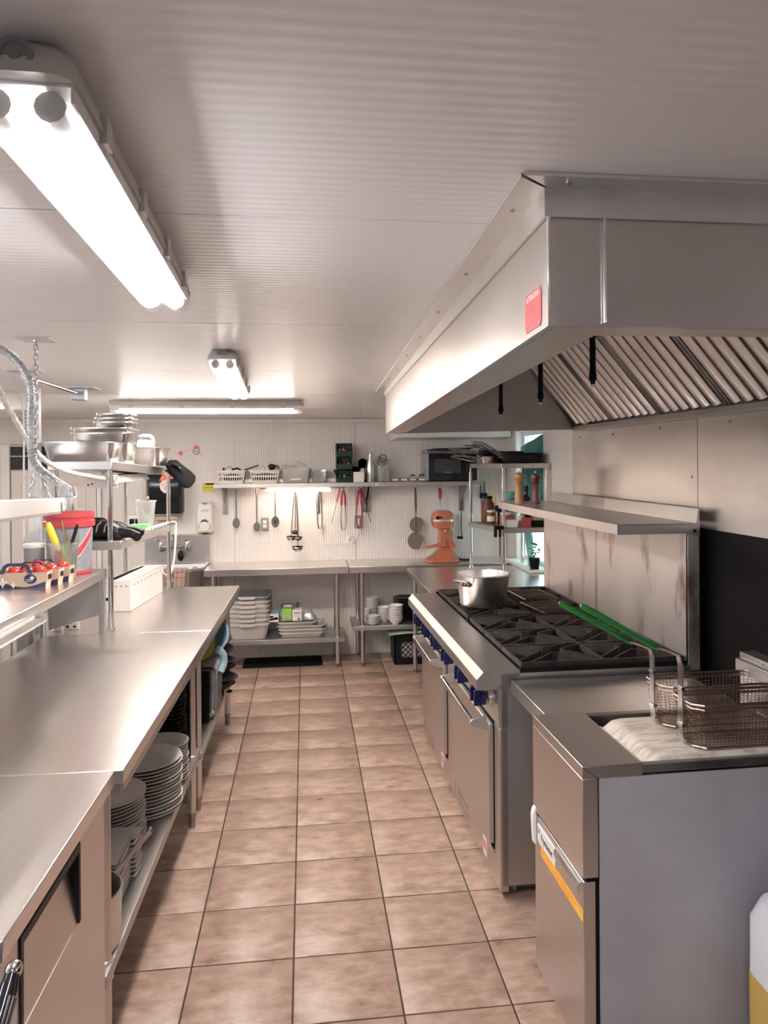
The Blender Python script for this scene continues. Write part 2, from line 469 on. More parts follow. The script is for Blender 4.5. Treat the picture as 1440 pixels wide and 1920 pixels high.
# door at the left end of the back wall, dark opening above it
dr = T('door_1', 'panelled door under a dark transom in the back wall', 'door', (-2.2, 7.18, 0), kind='structure')
P('leaf', MB().box(-2.58, -1.86, 7.165, 7.199, 0.01, 1.74), DOORP, dr, .003)
for x0, x1 in ((-2.50, -2.27), (-2.17, -1.94)):
    for z0, z1 in ((1.37, 1.63), (.72, 1.27), (.14, .62)):
        P('door_panel', MB().loft([rrect((x0 + x1) / 2, (z0 + z1) / 2, x1 - x0, z1 - z0, .002, 0, 1), rrect((x0 + x1) / 2, (z0 + z1) / 2, x1 - x0 - .02, z1 - z0 - .02, .002, .010, 1),
                                   rrect((x0 + x1) / 2, (z0 + z1) / 2, x1 - x0 - .05, z1 - z0 - .05, .002, .004, 1),
                                   rrect((x0 + x1) / 2, (z0 + z1) / 2, x1 - x0 - .08, z1 - z0 - .08, .002, .011, 1)]), DOORP, dr)
for o in dr.children:
    if o.name.startswith('door_panel'):
        for v in o.data.vertices:      # authored flat, turned upright onto the leaf
            x, y, z = v.co
            v.co = (x, -(z + 0.0) - 0.015 - 0.0, y + 7.18)
        o.data.flip_normals()
P('transom', MB().box(-2.60, -1.84, 7.185, 7.199, 1.75, 1.97), BLACKG, dr)
P('jamb', MB().box(-2.66, -2.59, 7.15, 7.199, 0, 1.97), WHITE, dr, .003)
P('jamb', MB().box(-1.855, -1.82, 7.165, 7.199, 0, 1.75), WHITE, dr, .003)
P('transom_bar', MB().box(-2.59, -1.84, 7.178, 7.186, 1.955, 1.965).box(-2.59, -1.84, 7.178, 7.186, 1.865, 1.872), WHITE, dr)
P('hinge_block', MB().box(-1.90, -1.88, 7.155, 7.166, 1.60, 1.66), BLACK, dr)

# =================================================================== CEILING LAMPS
def lamp(name, label, x0, y0, x1, y1, wd, drop, tube, z=2.2, hf=.42, cut=.022):
    """vapour-tight fluorescent batten from (x0,y0) to (x1,y1): housing, lens, tubes, clips"""
    L_ = math.hypot(x1 - x0, y1 - y0)
    a = math.atan2(y1 - y0, x1 - x0) - PI / 2
    t = T(name, label, 'ceiling light', (0, 0, 0), group='fluorescent battens')
    t.location = ((x0 + x1) / 2, (y0 + y1) / 2, z); t.rotation_euler = (0, 0, a)
    h = L_ / 2
    d1 = drop * hf
    P('housing', MB().loft([rrect(0, 0, wd * .66, L_ - .06, .02, 0, 3), rrect(0, 0, wd * .86, L_ - .03, .025, -.012, 3),
                            rrect(0, 0, wd * .98, L_ - .006, .025, -d1 + .006, 3), rrect(0, 0, wd, L_, .025, -d1, 3)]), LGREY, t)
    rf = MB().box(-wd * .44, wd * .44, -h + .02, h - .02, -d1 - .003, -d1 - .0005)
    for sx in (-1, 1):  # side wings added to keep tube light off the ceiling
        rf.hexa([(sx * wd * .44, -h + .02, -d1 - cut), (sx * wd * .462, -h + .02, -d1 - cut), (sx * wd * .462, h - .02, -d1 - cut), (sx * wd * .44, h - .02, -d1 - cut),
                 (sx * wd * .44, -h + .02, -d1 - .0005), (sx * wd * .462, -h + .02, -d1 - .0005), (sx * wd * .462, h - .02, -d1 - .0005), (sx * wd * .44, h - .02, -d1 - .0005)])
    P('reflector', rf, WHITE, t)
    # lens: two shallow lobes
    rings = []
    prof = []
    for k in range(13):
        u = -1 + 2 * k / 12
        lob = abs(math.sin(PI * (u + 1)))
        prof.append((u * wd * .47, -d1 - (drop - d1) * (0.62 + .38 * lob) * (1 if abs(u) < .98 else .0)))
    for yy, sc in ((-h + .006, .35), (-h + .02, 1), (h - .02, 1), (h - .006, .35)):
        rings.append([(x, yy, -d1 + (zz + d1) * sc) for x, zz in prof])
    n = len(prof)
    lm = MB()
    for r in rings: lm.v += r
    for k in range(3):
        for i in range(n - 1):
            lm.f.append((k * n + i, (k + 1) * n + i, (k + 1) * n + i + 1, k * n + i + 1))
    lm.f.append(tuple(range(n))); lm.f.append(tuple(reversed(range(3 * n, 4 * n))))
    P('lens', lm, LENS, t)
    for sx in (-1, 1):
        tb = P('tube', MB().cyl((sx * wd * .235, -h + .075, -d1 - .018), (sx * wd * .235, h - .075, -d1 - .018), .013, n=12), tube, t)
        P('end_cap', MB().cyl((sx * wd * .235, -h + .03, -d1 - .018), (sx * wd * .235, -h + .074, -d1 - .018), .015, n=12)
          .cyl((sx * wd * .235, h - .074, -d1 - .018), (sx * wd * .235, h - .03, -d1 - .018), .015, n=12), GALV, tb)
    for k in range(4):
        y = -h + .14 + (L_ - .28) * k / 3
        for sx in (-1, 1):
            P('clip', MB().box(sx * wd * .5 - .004, sx * wd * .5 + .004, y - .014, y + .014, -d1 - .012, -d1 + .02), LGREY, t)
    for sy in (-1, 1):
        P('end_knockout', MB().lathe([(.017, 0), (.017, sy * .003), (.012, sy * .003), (.011, sy * .001), (.006, sy * .001), (.005, sy * .004)], 14,
                                     (0, sy * (h - .010), -d1 * .55), 'y'), GPLAST, t)
    return t
lamp('ceiling_lamp', 'nearest fluorescent ceiling lamp, running away along the left counter', -0.262, 0.735, -0.292, 1.70, 0.105, 0.082, TUBEC, hf=.52, cut=.018)
lamp('ceiling_lamp', 'small-looking middle fluorescent lamp pointing at the crosswise lamp', -0.288, 2.76, -0.338, 4.12, 0.105, 0.075, TUBEW)
lamp('ceiling_lamp', 'fluorescent lamp mounted crosswise near the back wall', -1.23, 5.05, 0.0, 5.05, 0.11, 0.085, TUBEW)
lamp('ceiling_lamp', 'added unseen fluorescent lamp on the ceiling behind the camera', -0.25, -1.75, -0.25, -0.5, 0.105, 0.075, TUBEF, cut=.006)  # added out of view to raise the overall brightness
lamp('ceiling_lamp', 'added unseen fluorescent lamp over the left side of the room, near the camera', -2.3, 0.7, -2.3, 1.95, 0.105, 0.075, TUBEF, cut=.006)  # not seen; added to fill the near left with light
lamp('ceiling_lamp', 'added unseen fluorescent lamp over the left side of the room, farther in', -2.3, 4.7, -2.3, 5.95, 0.105, 0.075, TUBEW, cut=.008)  # added unseen, brightens the rear left wall

# =================================================================== EXHAUST HOOD
hood = T('exhaust_hood', 'long stainless steel exhaust hood over the cooking line', 'hood', (1.0, 2.7, 2.0))
NL, FL_, FR_, NR = (.352, 1.08), (.455, 4.32), (1.675, 4.50), (1.725, 1.08)
zb = {NL: 1.995, FL_: 1.955, FR_: 1.985, NR: 2.0}
def wallseg(mb, a, b, t, z1, za=None, zc=None):
    """upright sheet between plan points a and b, thickness t to the left of a->b"""
    d = Vector((b[0] - a[0], b[1] - a[1])).normalized(); n = Vector((-d.y, d.x)) * t
    za = za if za is not None else zb[a]; zc = zc if zc is not None else zb[b]
    mb.hexa([(a[0], a[1], za), (b[0], b[1], zc), (b[0] + n.x, b[1] + n.y, zc), (a[0] + n.x, a[1] + n.y, za),
             (a[0], a[1], z1), (b[0], b[1], z1), (b[0] + n.x, b[1] + n.y, z1), (a[0] + n.x, a[1] + n.y, z1)])
    return mb
P('front_panel', wallseg(MB(), FL_, NL, .012, 2.6), STHOOD, hood)
P('near_panel', wallseg(MB(), NL, NR, .012, 2.6), STHOOD, hood)
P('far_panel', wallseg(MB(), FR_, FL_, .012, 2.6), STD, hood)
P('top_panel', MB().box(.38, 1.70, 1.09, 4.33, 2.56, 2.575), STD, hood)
# inner returns along the lower edge
def lip(a, b, wd):
    d = Vector((b[0] - a[0], b[1] - a[1])).normalized(); n = Vector((-d.y, d.x))
    i0, i1 = Vector(a) + n * .013, Vector(b) + n * .013
    j0, j1 = Vector(a) + n * wd + d * wd, Vector(b) + n * wd - d * wd
    za, zc = zb[a], zb[b]
    return MB().hexa([(i0.x, i0.y, za), (i1.x, i1.y, zc), (j1.x, j1.y, zc + .003), (j0.x, j0.y, za + .003),
                      (i0.x, i0.y, za + .006), (i1.x, i1.y, zc + .006), (j1.x, j1.y, zc + .009), (j0.x, j0.y, za + .009)])
P('inner_lip', lip(FL_, NL, .105), STHOOD, hood)
P('inner_lip', lip(NL, NR, .098), STHOOD, hood)
P('seam_bead', MB().tube([(.437, 1.076, 2.0), (.437, 1.076, 2.155)], .0032, 8), CHROME, hood)
P('seam_bead', MB().tube([(.356, 1.084, 1.998), (.353, 1.077, 2.155)], .003, 8), CHROME, hood)
# flashing against the ceiling, bent strips with screws
fl = P('ceiling_flashing', wallseg(MB(), (.449, 4.325), (.346, 1.074), .005, 2.199, 2.168, 2.152), ALU, hood)
fl2 = P('ceiling_flashing', wallseg(MB(), (.346, 1.074), (1.73, 1.074), .005, 2.199, 2.152, 2.152), ALU, hood)
P('flange', MB().hexa([(.300, 1.035, 2.193), (.346, 1.074, 2.193), (.449, 4.325, 2.193), (.403, 4.365, 2.193), (.300, 1.035, 2.199), (.346, 1.074, 2.199), (.449, 4.325, 2.199), (.403, 4.365, 2.199)]), ALU, hood)
P('flange', MB().hexa([(.304, 1.031, 2.194), (1.73, 1.031, 2.194), (1.73, 1.074, 2.194), (.350, 1.074, 2.194), (.304, 1.031, 2.1995), (1.73, 1.031, 2.1995), (1.73, 1.074, 2.1995), (.350, 1.074, 2.1995)]), ALU, hood)
for k in range(8):
    t_ = (k + .3) / 8
    P('screw', MB().lathe([(.005, .001), (.005, -.002), (.002, -.004)], 10, (.322 + .103 * t_, 1.05 + 3.28 * t_, 2.193)), CHROME, hood)
for x in (.375, .72, 1.1):
    P('screw', MB().lathe([(.005, .001), (.005, -.002), (.002, -.004)], 10, (x, 1.052, 2.194)), CHROME, hood)
# warning sticker on the front panel
def onfront(y, z, off=0.0):
    t_ = (y - 1.08) / 3.24
    return (.352 + .103 * t_ - off, y, z)
pts = [(1.121, 2.003), (1.200, 2.003), (1.207, 2.010), (1.207, 2.056), (1.200, 2.063), (1.121, 2.063), (1.114, 2.056), (1.114, 2.010)]
stk = P('warning_sticker', MB().loft([[onfront(y, z, .0003) for y, z in pts], [onfront(y, z, .0012) for y, z in pts]]), REDLAB, hood)
ang_f = math.atan2(.103, 3.24)
text('sticker_lettering', 'ATTENTION', .0135, CARDW, stk, onfront(1.161, 2.054, .0014), (PI / 2, 0, -PI / 2 - ang_f), .0002)
for c_ in (1.140, 1.183):
    for k in range(7):
        z = 2.041 - k * .0048
        P('sticker_line', MB().hexa([onfront(c_ - .017, z, .0013), onfront(c_ + .017, z, .0013), onfront(c_ + .017, z, .0018), onfront(c_ - .017, z, .0018),
                                     onfront(c_ - .017, z + .0014, .0013), onfront(c_ + .017, z + .0014, .0013), onfront(c_ + .017, z + .0014, .0018), onfront(c_ - .017, z + .0014, .0018)]), PINK, stk)
pts = [(4.26, 1.962), (4.29, 1.962), (4.29, 1.985), (4.26, 1.985)]
P('maker_tag', MB().loft([[onfront(y, z, .0003) for y, z in pts], [onfront(y, z, .0012) for y, z in pts]]), WPLAST, hood)
# baffle filters sloping up from the wall
def wx(y): return 1.735 - .014 * y
P('grease_gutter', MB().hexa([(wx(1.1) - .07, 1.1, 1.985), (wx(1.1) - .004, 1.1, 1.985), (wx(4.5) - .004, 4.47, 1.975), (wx(4.5) - .07, 4.47, 1.975),
                              (wx(1.1) - .07, 1.1, 2.012), (wx(1.1) - .004, 1.1, 2.012), (wx(4.5) - .004, 4.47, 2.002), (wx(4.5) - .07, 4.47, 2.002)]), STD, hood, .003)
ca, sa = math.cos(R(50)), math.sin(R(50))
LEN = .60
pitch = .0835
def fp(y, u, off):
    """point on the filter plane: y along the wall, u up the slope, off out of the plane"""
    return (wx(y) - .045 - u * ca - off * sa, y, 2.015 + u * sa - off * ca)
def fbox(y0, y1, u0, u1, o0, o1):
    return MB().hexa([fp(y0, u0, o0), fp(y1, u0, o0), fp(y1, u1, o0), fp(y0, u1, o0), fp(y0, u0, o1), fp(y1, u0, o1), fp(y1, u1, o1), fp(y0, u1, o1)])
for k in range(6):
    y0 = 1.16 + k * .551
    y1 = y0 + .545
    fm = fbox(y0, y1, 0, LEN, -.03, -.022)
    fm._a(*(lambda q: (q.v, q.f))(fbox(y0, y0 + .018, 0, LEN, -.022, .012)))
    fm._a(*(lambda q: (q.v, q.f))(fbox(y1 - .018, y1, 0, LEN, -.022, .012)))
    fm._a(*(lambda q: (q.v, q.f))(fbox(y0, y1, LEN - .02, LEN, -.022, .012)))
    ft = P('filter', fm, STDK, hood)
    for j in range(6):
        yc = y0 + .064 + j * pitch
        # U-shaped baffle: rounded outer face
        prof = [(-.029, 0), (-.028, .012), (-.016, .022), (0, .026), (.016, .022), (.028, .012), (.029, 0)]
        b = MB().loft([[fp(yc + a_, .016, o_) for a_, o_ in prof], [fp(yc + a_, LEN - .02, o_) for a_, o_ in prof]])
        P('baffle', b, ALU, ft)
for (x, y, z) in ((1.0, 2.58, 2.064), (1.0, 3.18, 2.047), (1.0, 3.85, 2.034)):
    pp = P('suppression_pipe', MB().tube([(x, y, 2.56), (x, y, z + .05)], .0105, 10), BLACK, hood)
    P('nozzle', MB().lathe([(.008, 0), (.009, .012), (.0135, .014), (.0135, .040), (.011, .042), (.011, .052)], 10, (x, y, z)), BLACKG, pp)
    P('nozzle_tip', MB().lathe([(.0045, -.010), (.006, -.008), (.006, .0)], 10, (x, y, z)), CHROME, pp)

# =================================================================== COOKING LINE (frame R)
def gas_range(y0, y1, near, label):
    """six-burner range: body, oven door with bar handle, knobs, grates, high shelf"""
    t = T('gas_range', label, 'range', (1.2, (y0 + y1) / 2, 0), 'R', group='six-burner ranges')
    W_ = y1 - y0
    P('side_panel', MB().box(.835, 1.66, y0, y0 + .012, .055, .925), STD, t)
    P('side_panel', MB().box(.835, 1.66, y1 - .012, y1, .055, .925), STD, t)
    P('body', MB().box(.86, 1.655, y0 + .013, y1 - .013, .055, .87), STD, t)
    fr = P('front_frame', MB().box(.825, .86, y0, y0 + .085, .03, .70).box(.825, .86, y1 - .085, y1, .03, .70).box(.83, .86, y0 + .085, y1 - .085, .60, .715), ST, t, .002)
    P('control_panel', MB().prism([(.825, .705), (.86, .705), (.86, .875), (.815, .875), (.815, .86)], 'xz', y0, y1), ST, t)
    P('front_ledge', MB().prism([(.730, .862), (.730, .905), (.758, .936), (.913, .936), (.913, .866), (.862, .866), (.862, .862)], 'xz', y0, y1 - .001), ST, t, .0015)
    P('kick_panel', MB().prism([(.828, .03), (.86, .03), (.86, .165), (.818, .165), (.818, .150), (.828, .146)], 'xz', y0 + .087, y1 - .087), ST, t)
    P('vent_slot', MB().box(.8265, .8285, y1 - .38, y1 - .16, .045, .075).box(.8265, .8285, y1 - .38, y1 - .16, .085, .115), STD, t)
    P('rating_sticker', MB().box(.8266, .828, y0 + .24, y0 + .30, .05, .125), CARDW, t)
    P('rating_sticker', MB().box(.8262, .8268, y0 + .245, y0 + .295, .075, .115), PINK, t)
    # oven door
    d = P('oven_door', MB().box(.803, .826, y0 + .095, y1 - .095, .185, .690), ST, t, .004)
    P('door_gap', MB().box(.8275, .8295, y0 + .086, y1 - .086, .166, .700), BLACKM, t)
    ya, yb = y0 + .125, y1 - .19
    hb = P('handle_bar', MB().tube([(.742, ya, .690), (.742, yb, .690)], .0125, 14), CHROME, d)
    for yy in (ya, yb):
        P('handle_bracket', MB().prism([(.803, .655), (.803, .715), (.742, .704), (.732, .699), (.728, .690), (.732, .680), (.742, .672)], 'xz', yy - .006, yy + .006), ALU, d, .0015)
    # knobs in pairs
    for c in (.15, .46, .77):
        for dd in (-.036, .036):
            yk = y0 + (c * W_ / .92) + dd
            zk = .792
            k = P('knob', MB().lathe([(.030, .805 - .01), (.031, .788), (.029, .778), (.020, .776)], 18, (0, yk, zk), 'x'), BLUEK, t)
            P('knob_grip', MB().prism([(yk - .007, zk - .032), (yk + .007, zk - .032), (yk + .008, zk + .030), (yk, zk + .036), (yk - .008, zk + .030)], 'yz', .748, .779), BLUEK, k, .003)
            P('knob_bezel', MB().lathe([(.034, .820), (.034, .812), (.030, .806)], 18, (0, yk, zk), 'x'), CHROME, k)
    # cooktop: black tray, rails, grates over burners
    P('drip_tray', MB().box(.914, 1.648, y0 + .004, y1 - .004, .870, .885).box(.914, 1.648, y0 + .001, y0 + .018, .885, .945).box(.914, 1.648, y1 - .018, y1 - .001, .885, .945), TRAYBK, t)
    P('side_rail', MB().box(.914, 1.65, y0, y0 + .001, .875, .912), STD, t)
    gx0, gx1 = .925, 1.640
    gw = (gx1 - gx0) / 2
    gd = (W_ - .044) / 3
    for i in range(2):
        for j in range(3):
            cx = gx0 + gw * (i + .5); cy = y0 + .022 + gd * (j + .5)
            hx, hy = gw / 2 - .004, gd / 2 - .004
            zt, zb_ = .966, .938
            m = MB()
            for (p, q) in (((-hx, -hy), (hx, -hy)), ((hx, -hy), (hx, hy)), ((hx, hy), (-hx, hy)), ((-hx, hy), (-hx, -hy))):
                m.bar((cx + p[0], cy + p[1], .950), (cx + q[0], cy + q[1], .950), .008, .022)
            gr = P('grate', m, IRON, t)
            # four blunt arrow-shaped finger pairs pointing at the burner
            fi = MB()
            for (sx, sy) in ((1, 0), (-1, 0), (0, 1), (0, -1)):
                for s_ in (-1, 1):
                    a0 = Vector((sx * hx + (s_ * hx * .78 if sx == 0 else 0), sy * hy + (s_ * hy * .78 if sy == 0 else 0), 0))
                    a1 = Vector((sx * .055 + (s_ * .016 if sx == 0 else 0), sy * .055 + (s_ * .016 if sy == 0 else 0), 0))
                    c0 = Vector((cx, cy, 0))
                    p, q = c0 + a0, c0 + a1
                    n = Vector((-(q - p).y, (q - p).x, 0)).normalized() * .0034
                    fi.hexa([p - n + Vector((0, 0, .942)), q - n + Vector((0, 0, .930)), q + n + Vector((0, 0, .930)), p + n + Vector((0, 0, .942)),
                             p - n + Vector((0, 0, .962)), q - n + Vector((0, 0, .972)), q + n + Vector((0, 0, .972)), p + n + Vector((0, 0, .962))])
                # blunt tip plate
                tx, ty = cx + sx * .053, cy + sy * .053
                fi.bar((tx - sy * .018, ty - sx * .018, .951), (tx + sy * .018, ty + sx * .018, .951), .007, .042)
            P('grate_fingers', fi, IRON, gr)
            P('burner', MB().lathe([(.062, .886), (.062, .906), (.045, .914), (.045, .920), (.016, .922), (.014, .914), (.002, .914)], 18, (cx, cy, 0)), IRON, gr)
    # splash back and high shelf
    P('splash_panel', MB().box(1.650, 1.705, y0 + .001, y1 - .001, .90, 1.503), STSPLASH, t, .002)
    P('splash_edge', MB().box(1.644, 1.6495, y0 + .001, y0 + .006, .935, 1.49), CHROME, t)
    P('high_shelf', MB().box(1.345, 1.705, y0, y1 - .001, 1.522, 1.527), STTOP, t)
    P('shelf_front', MB().prism([(1.338, 1.484), (1.346, 1.484), (1.352, 1.527), (1.338, 1.527)], 'xz', y0, y1 - .001), ST, t)
    P('shelf_upstand', MB().prism([(1.690, 1.527), (1.705, 1.527), (1.705, 1.588), (1.698, 1.588)], 'xz', y0, y1 - .001), ST, t)
    for yy in ((y0,) if near else (y1 - .006,)):
        P('shelf_bracket', MB().prism([(1.34, 1.484), (1.64, 1.484), (1.706, 1.47), (1.706, 1.527), (1.34, 1.527)], 'xz', yy, yy + .005), ST, t)
        P('bracket_screw', MB().lathe([(.007, -.003), (.007, .001)], 10, (1.682, yy - .001, 1.495), 'y'), BLACK, t)
    for x in (.90, 1.6):
        for yy in (y0 + .06, y1 - .06):
            P('foot', MB().lathe([(.018, 0), (.020, .01), (.016, .014), (.014, .055)], 12, (x, yy, 0)), STDK, t)
    return t
gas_range(3.06, 4.05, True, 'nearer six-burner gas range, beside the fryer')
gas_range(4.052, 4.955, False, 'farther six-burner gas range, under the big aluminium pot')

# pot on the far range
pt = T('cooking_pot', 'dented aluminium pot standing on the far burners', 'pot', (1.065, 4.29, .973), 'R')
c = (1.065, 4.29, .973)
P('pot_body', MB().lathe([(.002, 0), (.118, 0), (.130, .012), (.150, .172), (.155, .178), (.155, .184), (.148, .184), (.146, .178), (.127, .014), (.002, .008)], 40, c), ALU, pt)
for a in (R(215), R(35)):
    d = Vector((math.cos(a), math.sin(a), 0)); s_ = Vector((-d.y, d.x, 0))
    b = Vector(c) + Vector((0, 0, .135))
    pl = P('handle_plate', MB().bar(b + d * .146 - s_ * .033, b + d * .146 + s_ * .033, .006, .026), BROWN, pt, .002)
    P('handle', MB().tube(spline([b + d * .146 - s_ * .045, b + d * .185 - s_ * .05 + Vector((0, 0, .02)), b + d * .20 + Vector((0, 0, .026)), b + d * .185 + s_ * .05 + Vector((0, 0, .02)), b + d * .146 + s_ * .045], 5), .0055, 8), ALU, pt)
    for u in (-.022, 0, .022):
        P('rivet', MB().ell(b + d * .150 + s_ * u, (.005, .005, .005), 8, 5), CHROME, pt)

# wire cooling racks lying on the rear burners
def wire_rack(label, cx, cy, rz, z):
    t = T('wire_rack', label, 'rack', (cx, cy, z), 'R', rz, group='wire racks on the burners')
    lx, ly = .20, .33
    P('rim', MB().tube([(cx - lx / 2, cy - ly / 2, z), (cx + lx / 2, cy - ly / 2, z), (cx + lx / 2, cy + ly / 2, z), (cx - lx / 2, cy + ly / 2, z)], .0045, 6, close=True)
      .tube([(cx - lx / 2, cy, z - .004), (cx + lx / 2, cy, z - .004)], .0035, 6), WIRE, t)
    n = 12
    for k in range(n):
        x = cx - lx / 2 + lx * (k + .5) / n
        P('wire', MB().tube([(x, cy - ly / 2, z + .004), (x, cy + ly / 2, z + .004)], .0022, 5), WIRE, t)
wire_rack('far wire rack lying on the burners by the splash panel', 1.43, 4.52, R(2), .982)
wire_rack('near wire rack lying on the burners by the splash panel', 1.40, 4.13, R(6), .982)

# steel worktop bridging range and fryer
S('filler_worktop', 'steel shelf bridging the gap between range and fryer', 'worktop', MB().prism([(.868, .850), (.872, .850), (.878, .893), (1.62, .893), (1.62, .900), (.872, .900)], 'xz', 2.605, 3.050)
  .box(.88, 1.62, 2.607, 2.612, .84, .893), STTOP, 'R', bevel=.0015)

# ------------------------------------------------------------------- deep fryer
fy = T('deep_fryer', 'stainless deep fryer cabinet at the front of the cooking line', 'fryer', (1.2, 2.37, 0), 'R')
Y0, Y1 = 2.135, 2.60
P('side_panel', MB().box(.872, 1.64, Y0, Y0 + .004, .03, .872), FRYSIDE, fy)
P('side_panel', MB().box(.872, 1.64, Y1 - .004, Y1, .03, .872), FRYSIDE, fy)
P('cabinet', MB().box(.872, 1.63, Y0 + .006, Y1 - .006, .03, .745), STDK, fy)
P('upper_panel', MB().box(.820, .868, Y0 - .002, Y1, .585, .873), ST, fy, .002)
P('front_ledge', MB().box(.820, 1.005, Y0 - .002, Y1, .873, .910), ST, fy, .002)
P('mitre_line', MB().bar((.8225, Y0 - .0025, .906), (.868, Y0 - .0025, .874), .0012, .0012), BLACKM, fy)
P('shadow_gap', MB().box(.832, .871, Y0 + .004, Y1 - .004, .571, .586), BLACKM, fy)
d = P('door', MB().box(.824, .862, Y0 + .006, Y1 - .004, .045, .572), ST, fy, .003)
P('door_edge', MB().box(.863, .8715, Y0 + .010, Y1 - .01, .045, .57), BLACKM, fy)
P('door_pull', MB().prism([(.824, .571), (.812, .568), (.806, .556), (.808, .540), (.812, .540), (.811, .555), (.816, .563), (.824, .566)], 'xz', Y0 + .008, Y0 + .215), ALU, d)
np_ = P('name_plate', MB().box(.819, .824, 2.375, 2.555, .492, .552), WPLAST, d, .002)
text('brand_lettering', 'Frymaster', .034, BLACK, np_, (.8186, 2.455, .520), (PI / 2, 0, -PI / 2), .0003, xs=.85)
P('brand_ring', MB().tube(arc((.8186, 2.535, .535), .008, 20, 340, 10, 'yz'), .0009, 5), BLACK, np_)
P('warning_strip', MB().box(.8228, .8238, 2.140, 2.530, .452, .486), ORANGEL, d)
P('strip_panel', MB().box(.8222, .8228, 2.145, 2.20, .455, .468), YSIGN, d)
P('hinge_clip', MB().prism([(.812, .475), (.823, .465), (.823, .60), (.814, .592), (.808, .57)], 'xz', Y1 - .03, Y1 - .004), WPLAST, fy, .002)
# tank rim and well
P('tank_rim', MB().box(1.005, 1.64, Y0, Y0 + .022, .880, .905).box(1.005, 1.64, Y1 - .03, Y1, .880, .905).box(1.60, 1.64, Y0, Y1, .880, .905), STDK, fy, .002)
P('tank_wall', MB().box(1.005, 1.012, Y0 + .022, Y1 - .03, .76, .900).box(1.005, 1.60, Y1 - .034, Y1 - .030, .76, .880).box(1.005, 1.60, Y0 + .018, Y0 + .022, .76, .880).box(1.596, 1.60, Y0 + .022, Y1 - .03, .76, .880), STDK, fy)
P('tank_floor', MB().box(1.005, 1.60, Y0 + .018, Y1 - .03, .752, .762), STDK, fy)
P('flue_riser', MB().box(1.60, 1.66, Y0, Y1, .905, 1.10), STD, fy, .003)
P('hanger_rail', MB().box(1.565, 1.60, Y0 + .03, Y1 - .03, 1.04, 1.085), STD, fy, .003)
for x in (.87, 1.58):
    for yy in (Y0 + .05, Y1 - .05):
        P('caster', MB().lathe([(.020, 0), (.024, .006), (.024, .02), (.02, .03)], 12, (x, yy, 0)), STDK, fy)

lid = T('tank_cover', 'stained off-white lid lying over the fryer tank', 'lid', (1.3, 2.32, .882), 'R')
P('board', MB().loft([rrect(1.295, 2.325, .53, .335, .02, .882, 2), rrect(1.295, 2.325, .54, .345, .02, .889, 2), rrect(1.305, 2.325, .50, .335, .02, .914, 2), rrect(1.31, 2.325, .48, .325, .02, .919, 2)]), LIDB, lid)
P('lid_rim', MB().tube([(1.022, 2.165, .890), (1.022, 2.487, .890)], .006, 8), LIDB, lid)

# fryer baskets: frame, wire mesh, handle with green grip
def fry_basket(label, yc, x0, z0, up):
    t = T('fryer_basket', label, 'basket', (x0 + .21, yc, z0), 'R', group='fryer baskets')
    x1 = x0 + .40
    hy, h = .078, .135
    def ring(z, k, ch=.028):
        a, b, y = x0 + k, x1 - k, hy - k
        return [(a, yc - y + ch, z), (a, yc + y - ch, z), (a + ch, yc + y, z), (b - ch, yc + y, z), (b, yc + y - ch, z), (b, yc - y + ch, z), (b - ch, yc - y, z), (a + ch, yc - y, z)]
    P('top_rim', MB().tube(ring(z0 + h, 0), .0042, 6, close=True).tube(ring(z0 + h - .013, .001), .003, 6, close=True), WIRE, t)
    P('bottom_rim', MB().tube(ring(z0 + .004, .012), .004, 6, close=True), WIRE, t)
    m = MB()
    def wire(p, q):
        m.bar(p, q, .0012, .0012)
    top, bot = ring(z0 + h, 0), ring(z0 + .004, .012)
    for i in range(8):
        j = (i + 1) % 8
        A, B, C_, D = Vector(top[i]), Vector(top[j]), Vector(bot[i]), Vector(bot[j])
        n = max(2, int((B - A).length / .013))
        for k in range(n):
            wire(A.lerp(B, k / n), C_.lerp(D, k / n))
        for k in range(1, 14):
            wire(A.lerp(C_, k / 14), B.lerp(D, k / 14))
    for k in range(1, 14):
        wire((x0 + .014, yc - hy + 2 * hy * k / 14, z0 + .004), (x1 - .014, yc - hy + 2 * hy * k / 14, z0 + .004))
    for k in range(1, 34):
        wire((x0 + .38 * k / 34, yc - hy + .02, z0 + .003), (x0 + .38 * k / 34, yc + hy - .02, z0 + .003))
    P('wire_mesh', m, WIRE, t, kind='stuff')
    # handle rods up the front, bent out to the operator
    hb = MB()
    for k in (-1.5, -.5, .5, 1.5):
        y = yc + k * .0075
        hb.tube(spline([(x0 - .004, y, z0 + .006), (x0 - .006, y, z0 + .14), (x0 - .008, yc + k * .007, z0 + .235 + up), (x0 - .028, yc + k * .006, z0 + .258 + up), (x0 - .10, yc + k * .004, z0 + .286 + up)], 5), .0033, 6)
    hd = P('handle_rods', hb, CHROME, t)
    P('rod_clamp', MB().box(x0 - .012, x0 + .0, yc - .017, yc + .017, z0 + .166, z0 + .175), CHROME, hd)
    P('rod_clamp', MB().box(x0 - .011, x0 + .001, yc - .017, yc + .017, z0 + .055, z0 + .064), CHROME, hd)
    P('grip', MB().tube([(x0 - .075, yc, z0 + .274 + up), (x0 - .09, yc, z0 + .284 + up), (x0 - .28, yc, z0 + .392 + up), (x0 - .32, yc, z0 + .414 + up), (x0 - .327, yc, z0 + .418 + up)], [.006, .0105, .0105, .0095, .005], 10), GREENG, hd)
    P('rear_hook', MB().tube(spline([(x1, yc - .03, z0 + h), (x1 + .015, yc - .03, z0 + h + .03), (x1 + .035, yc, z0 + h + .03), (x1 + .015, yc + .03, z0 + h + .03), (x1, yc + .03, z0 + h)], 4), .003, 6), CHROME, t)
fry_basket('near fryer basket with green handle, resting on the stained lid', 2.235, 1.185, .922, .018)
fry_basket('far fryer basket with green handle, beside the range', 2.425, 1.185, .922, -.008)

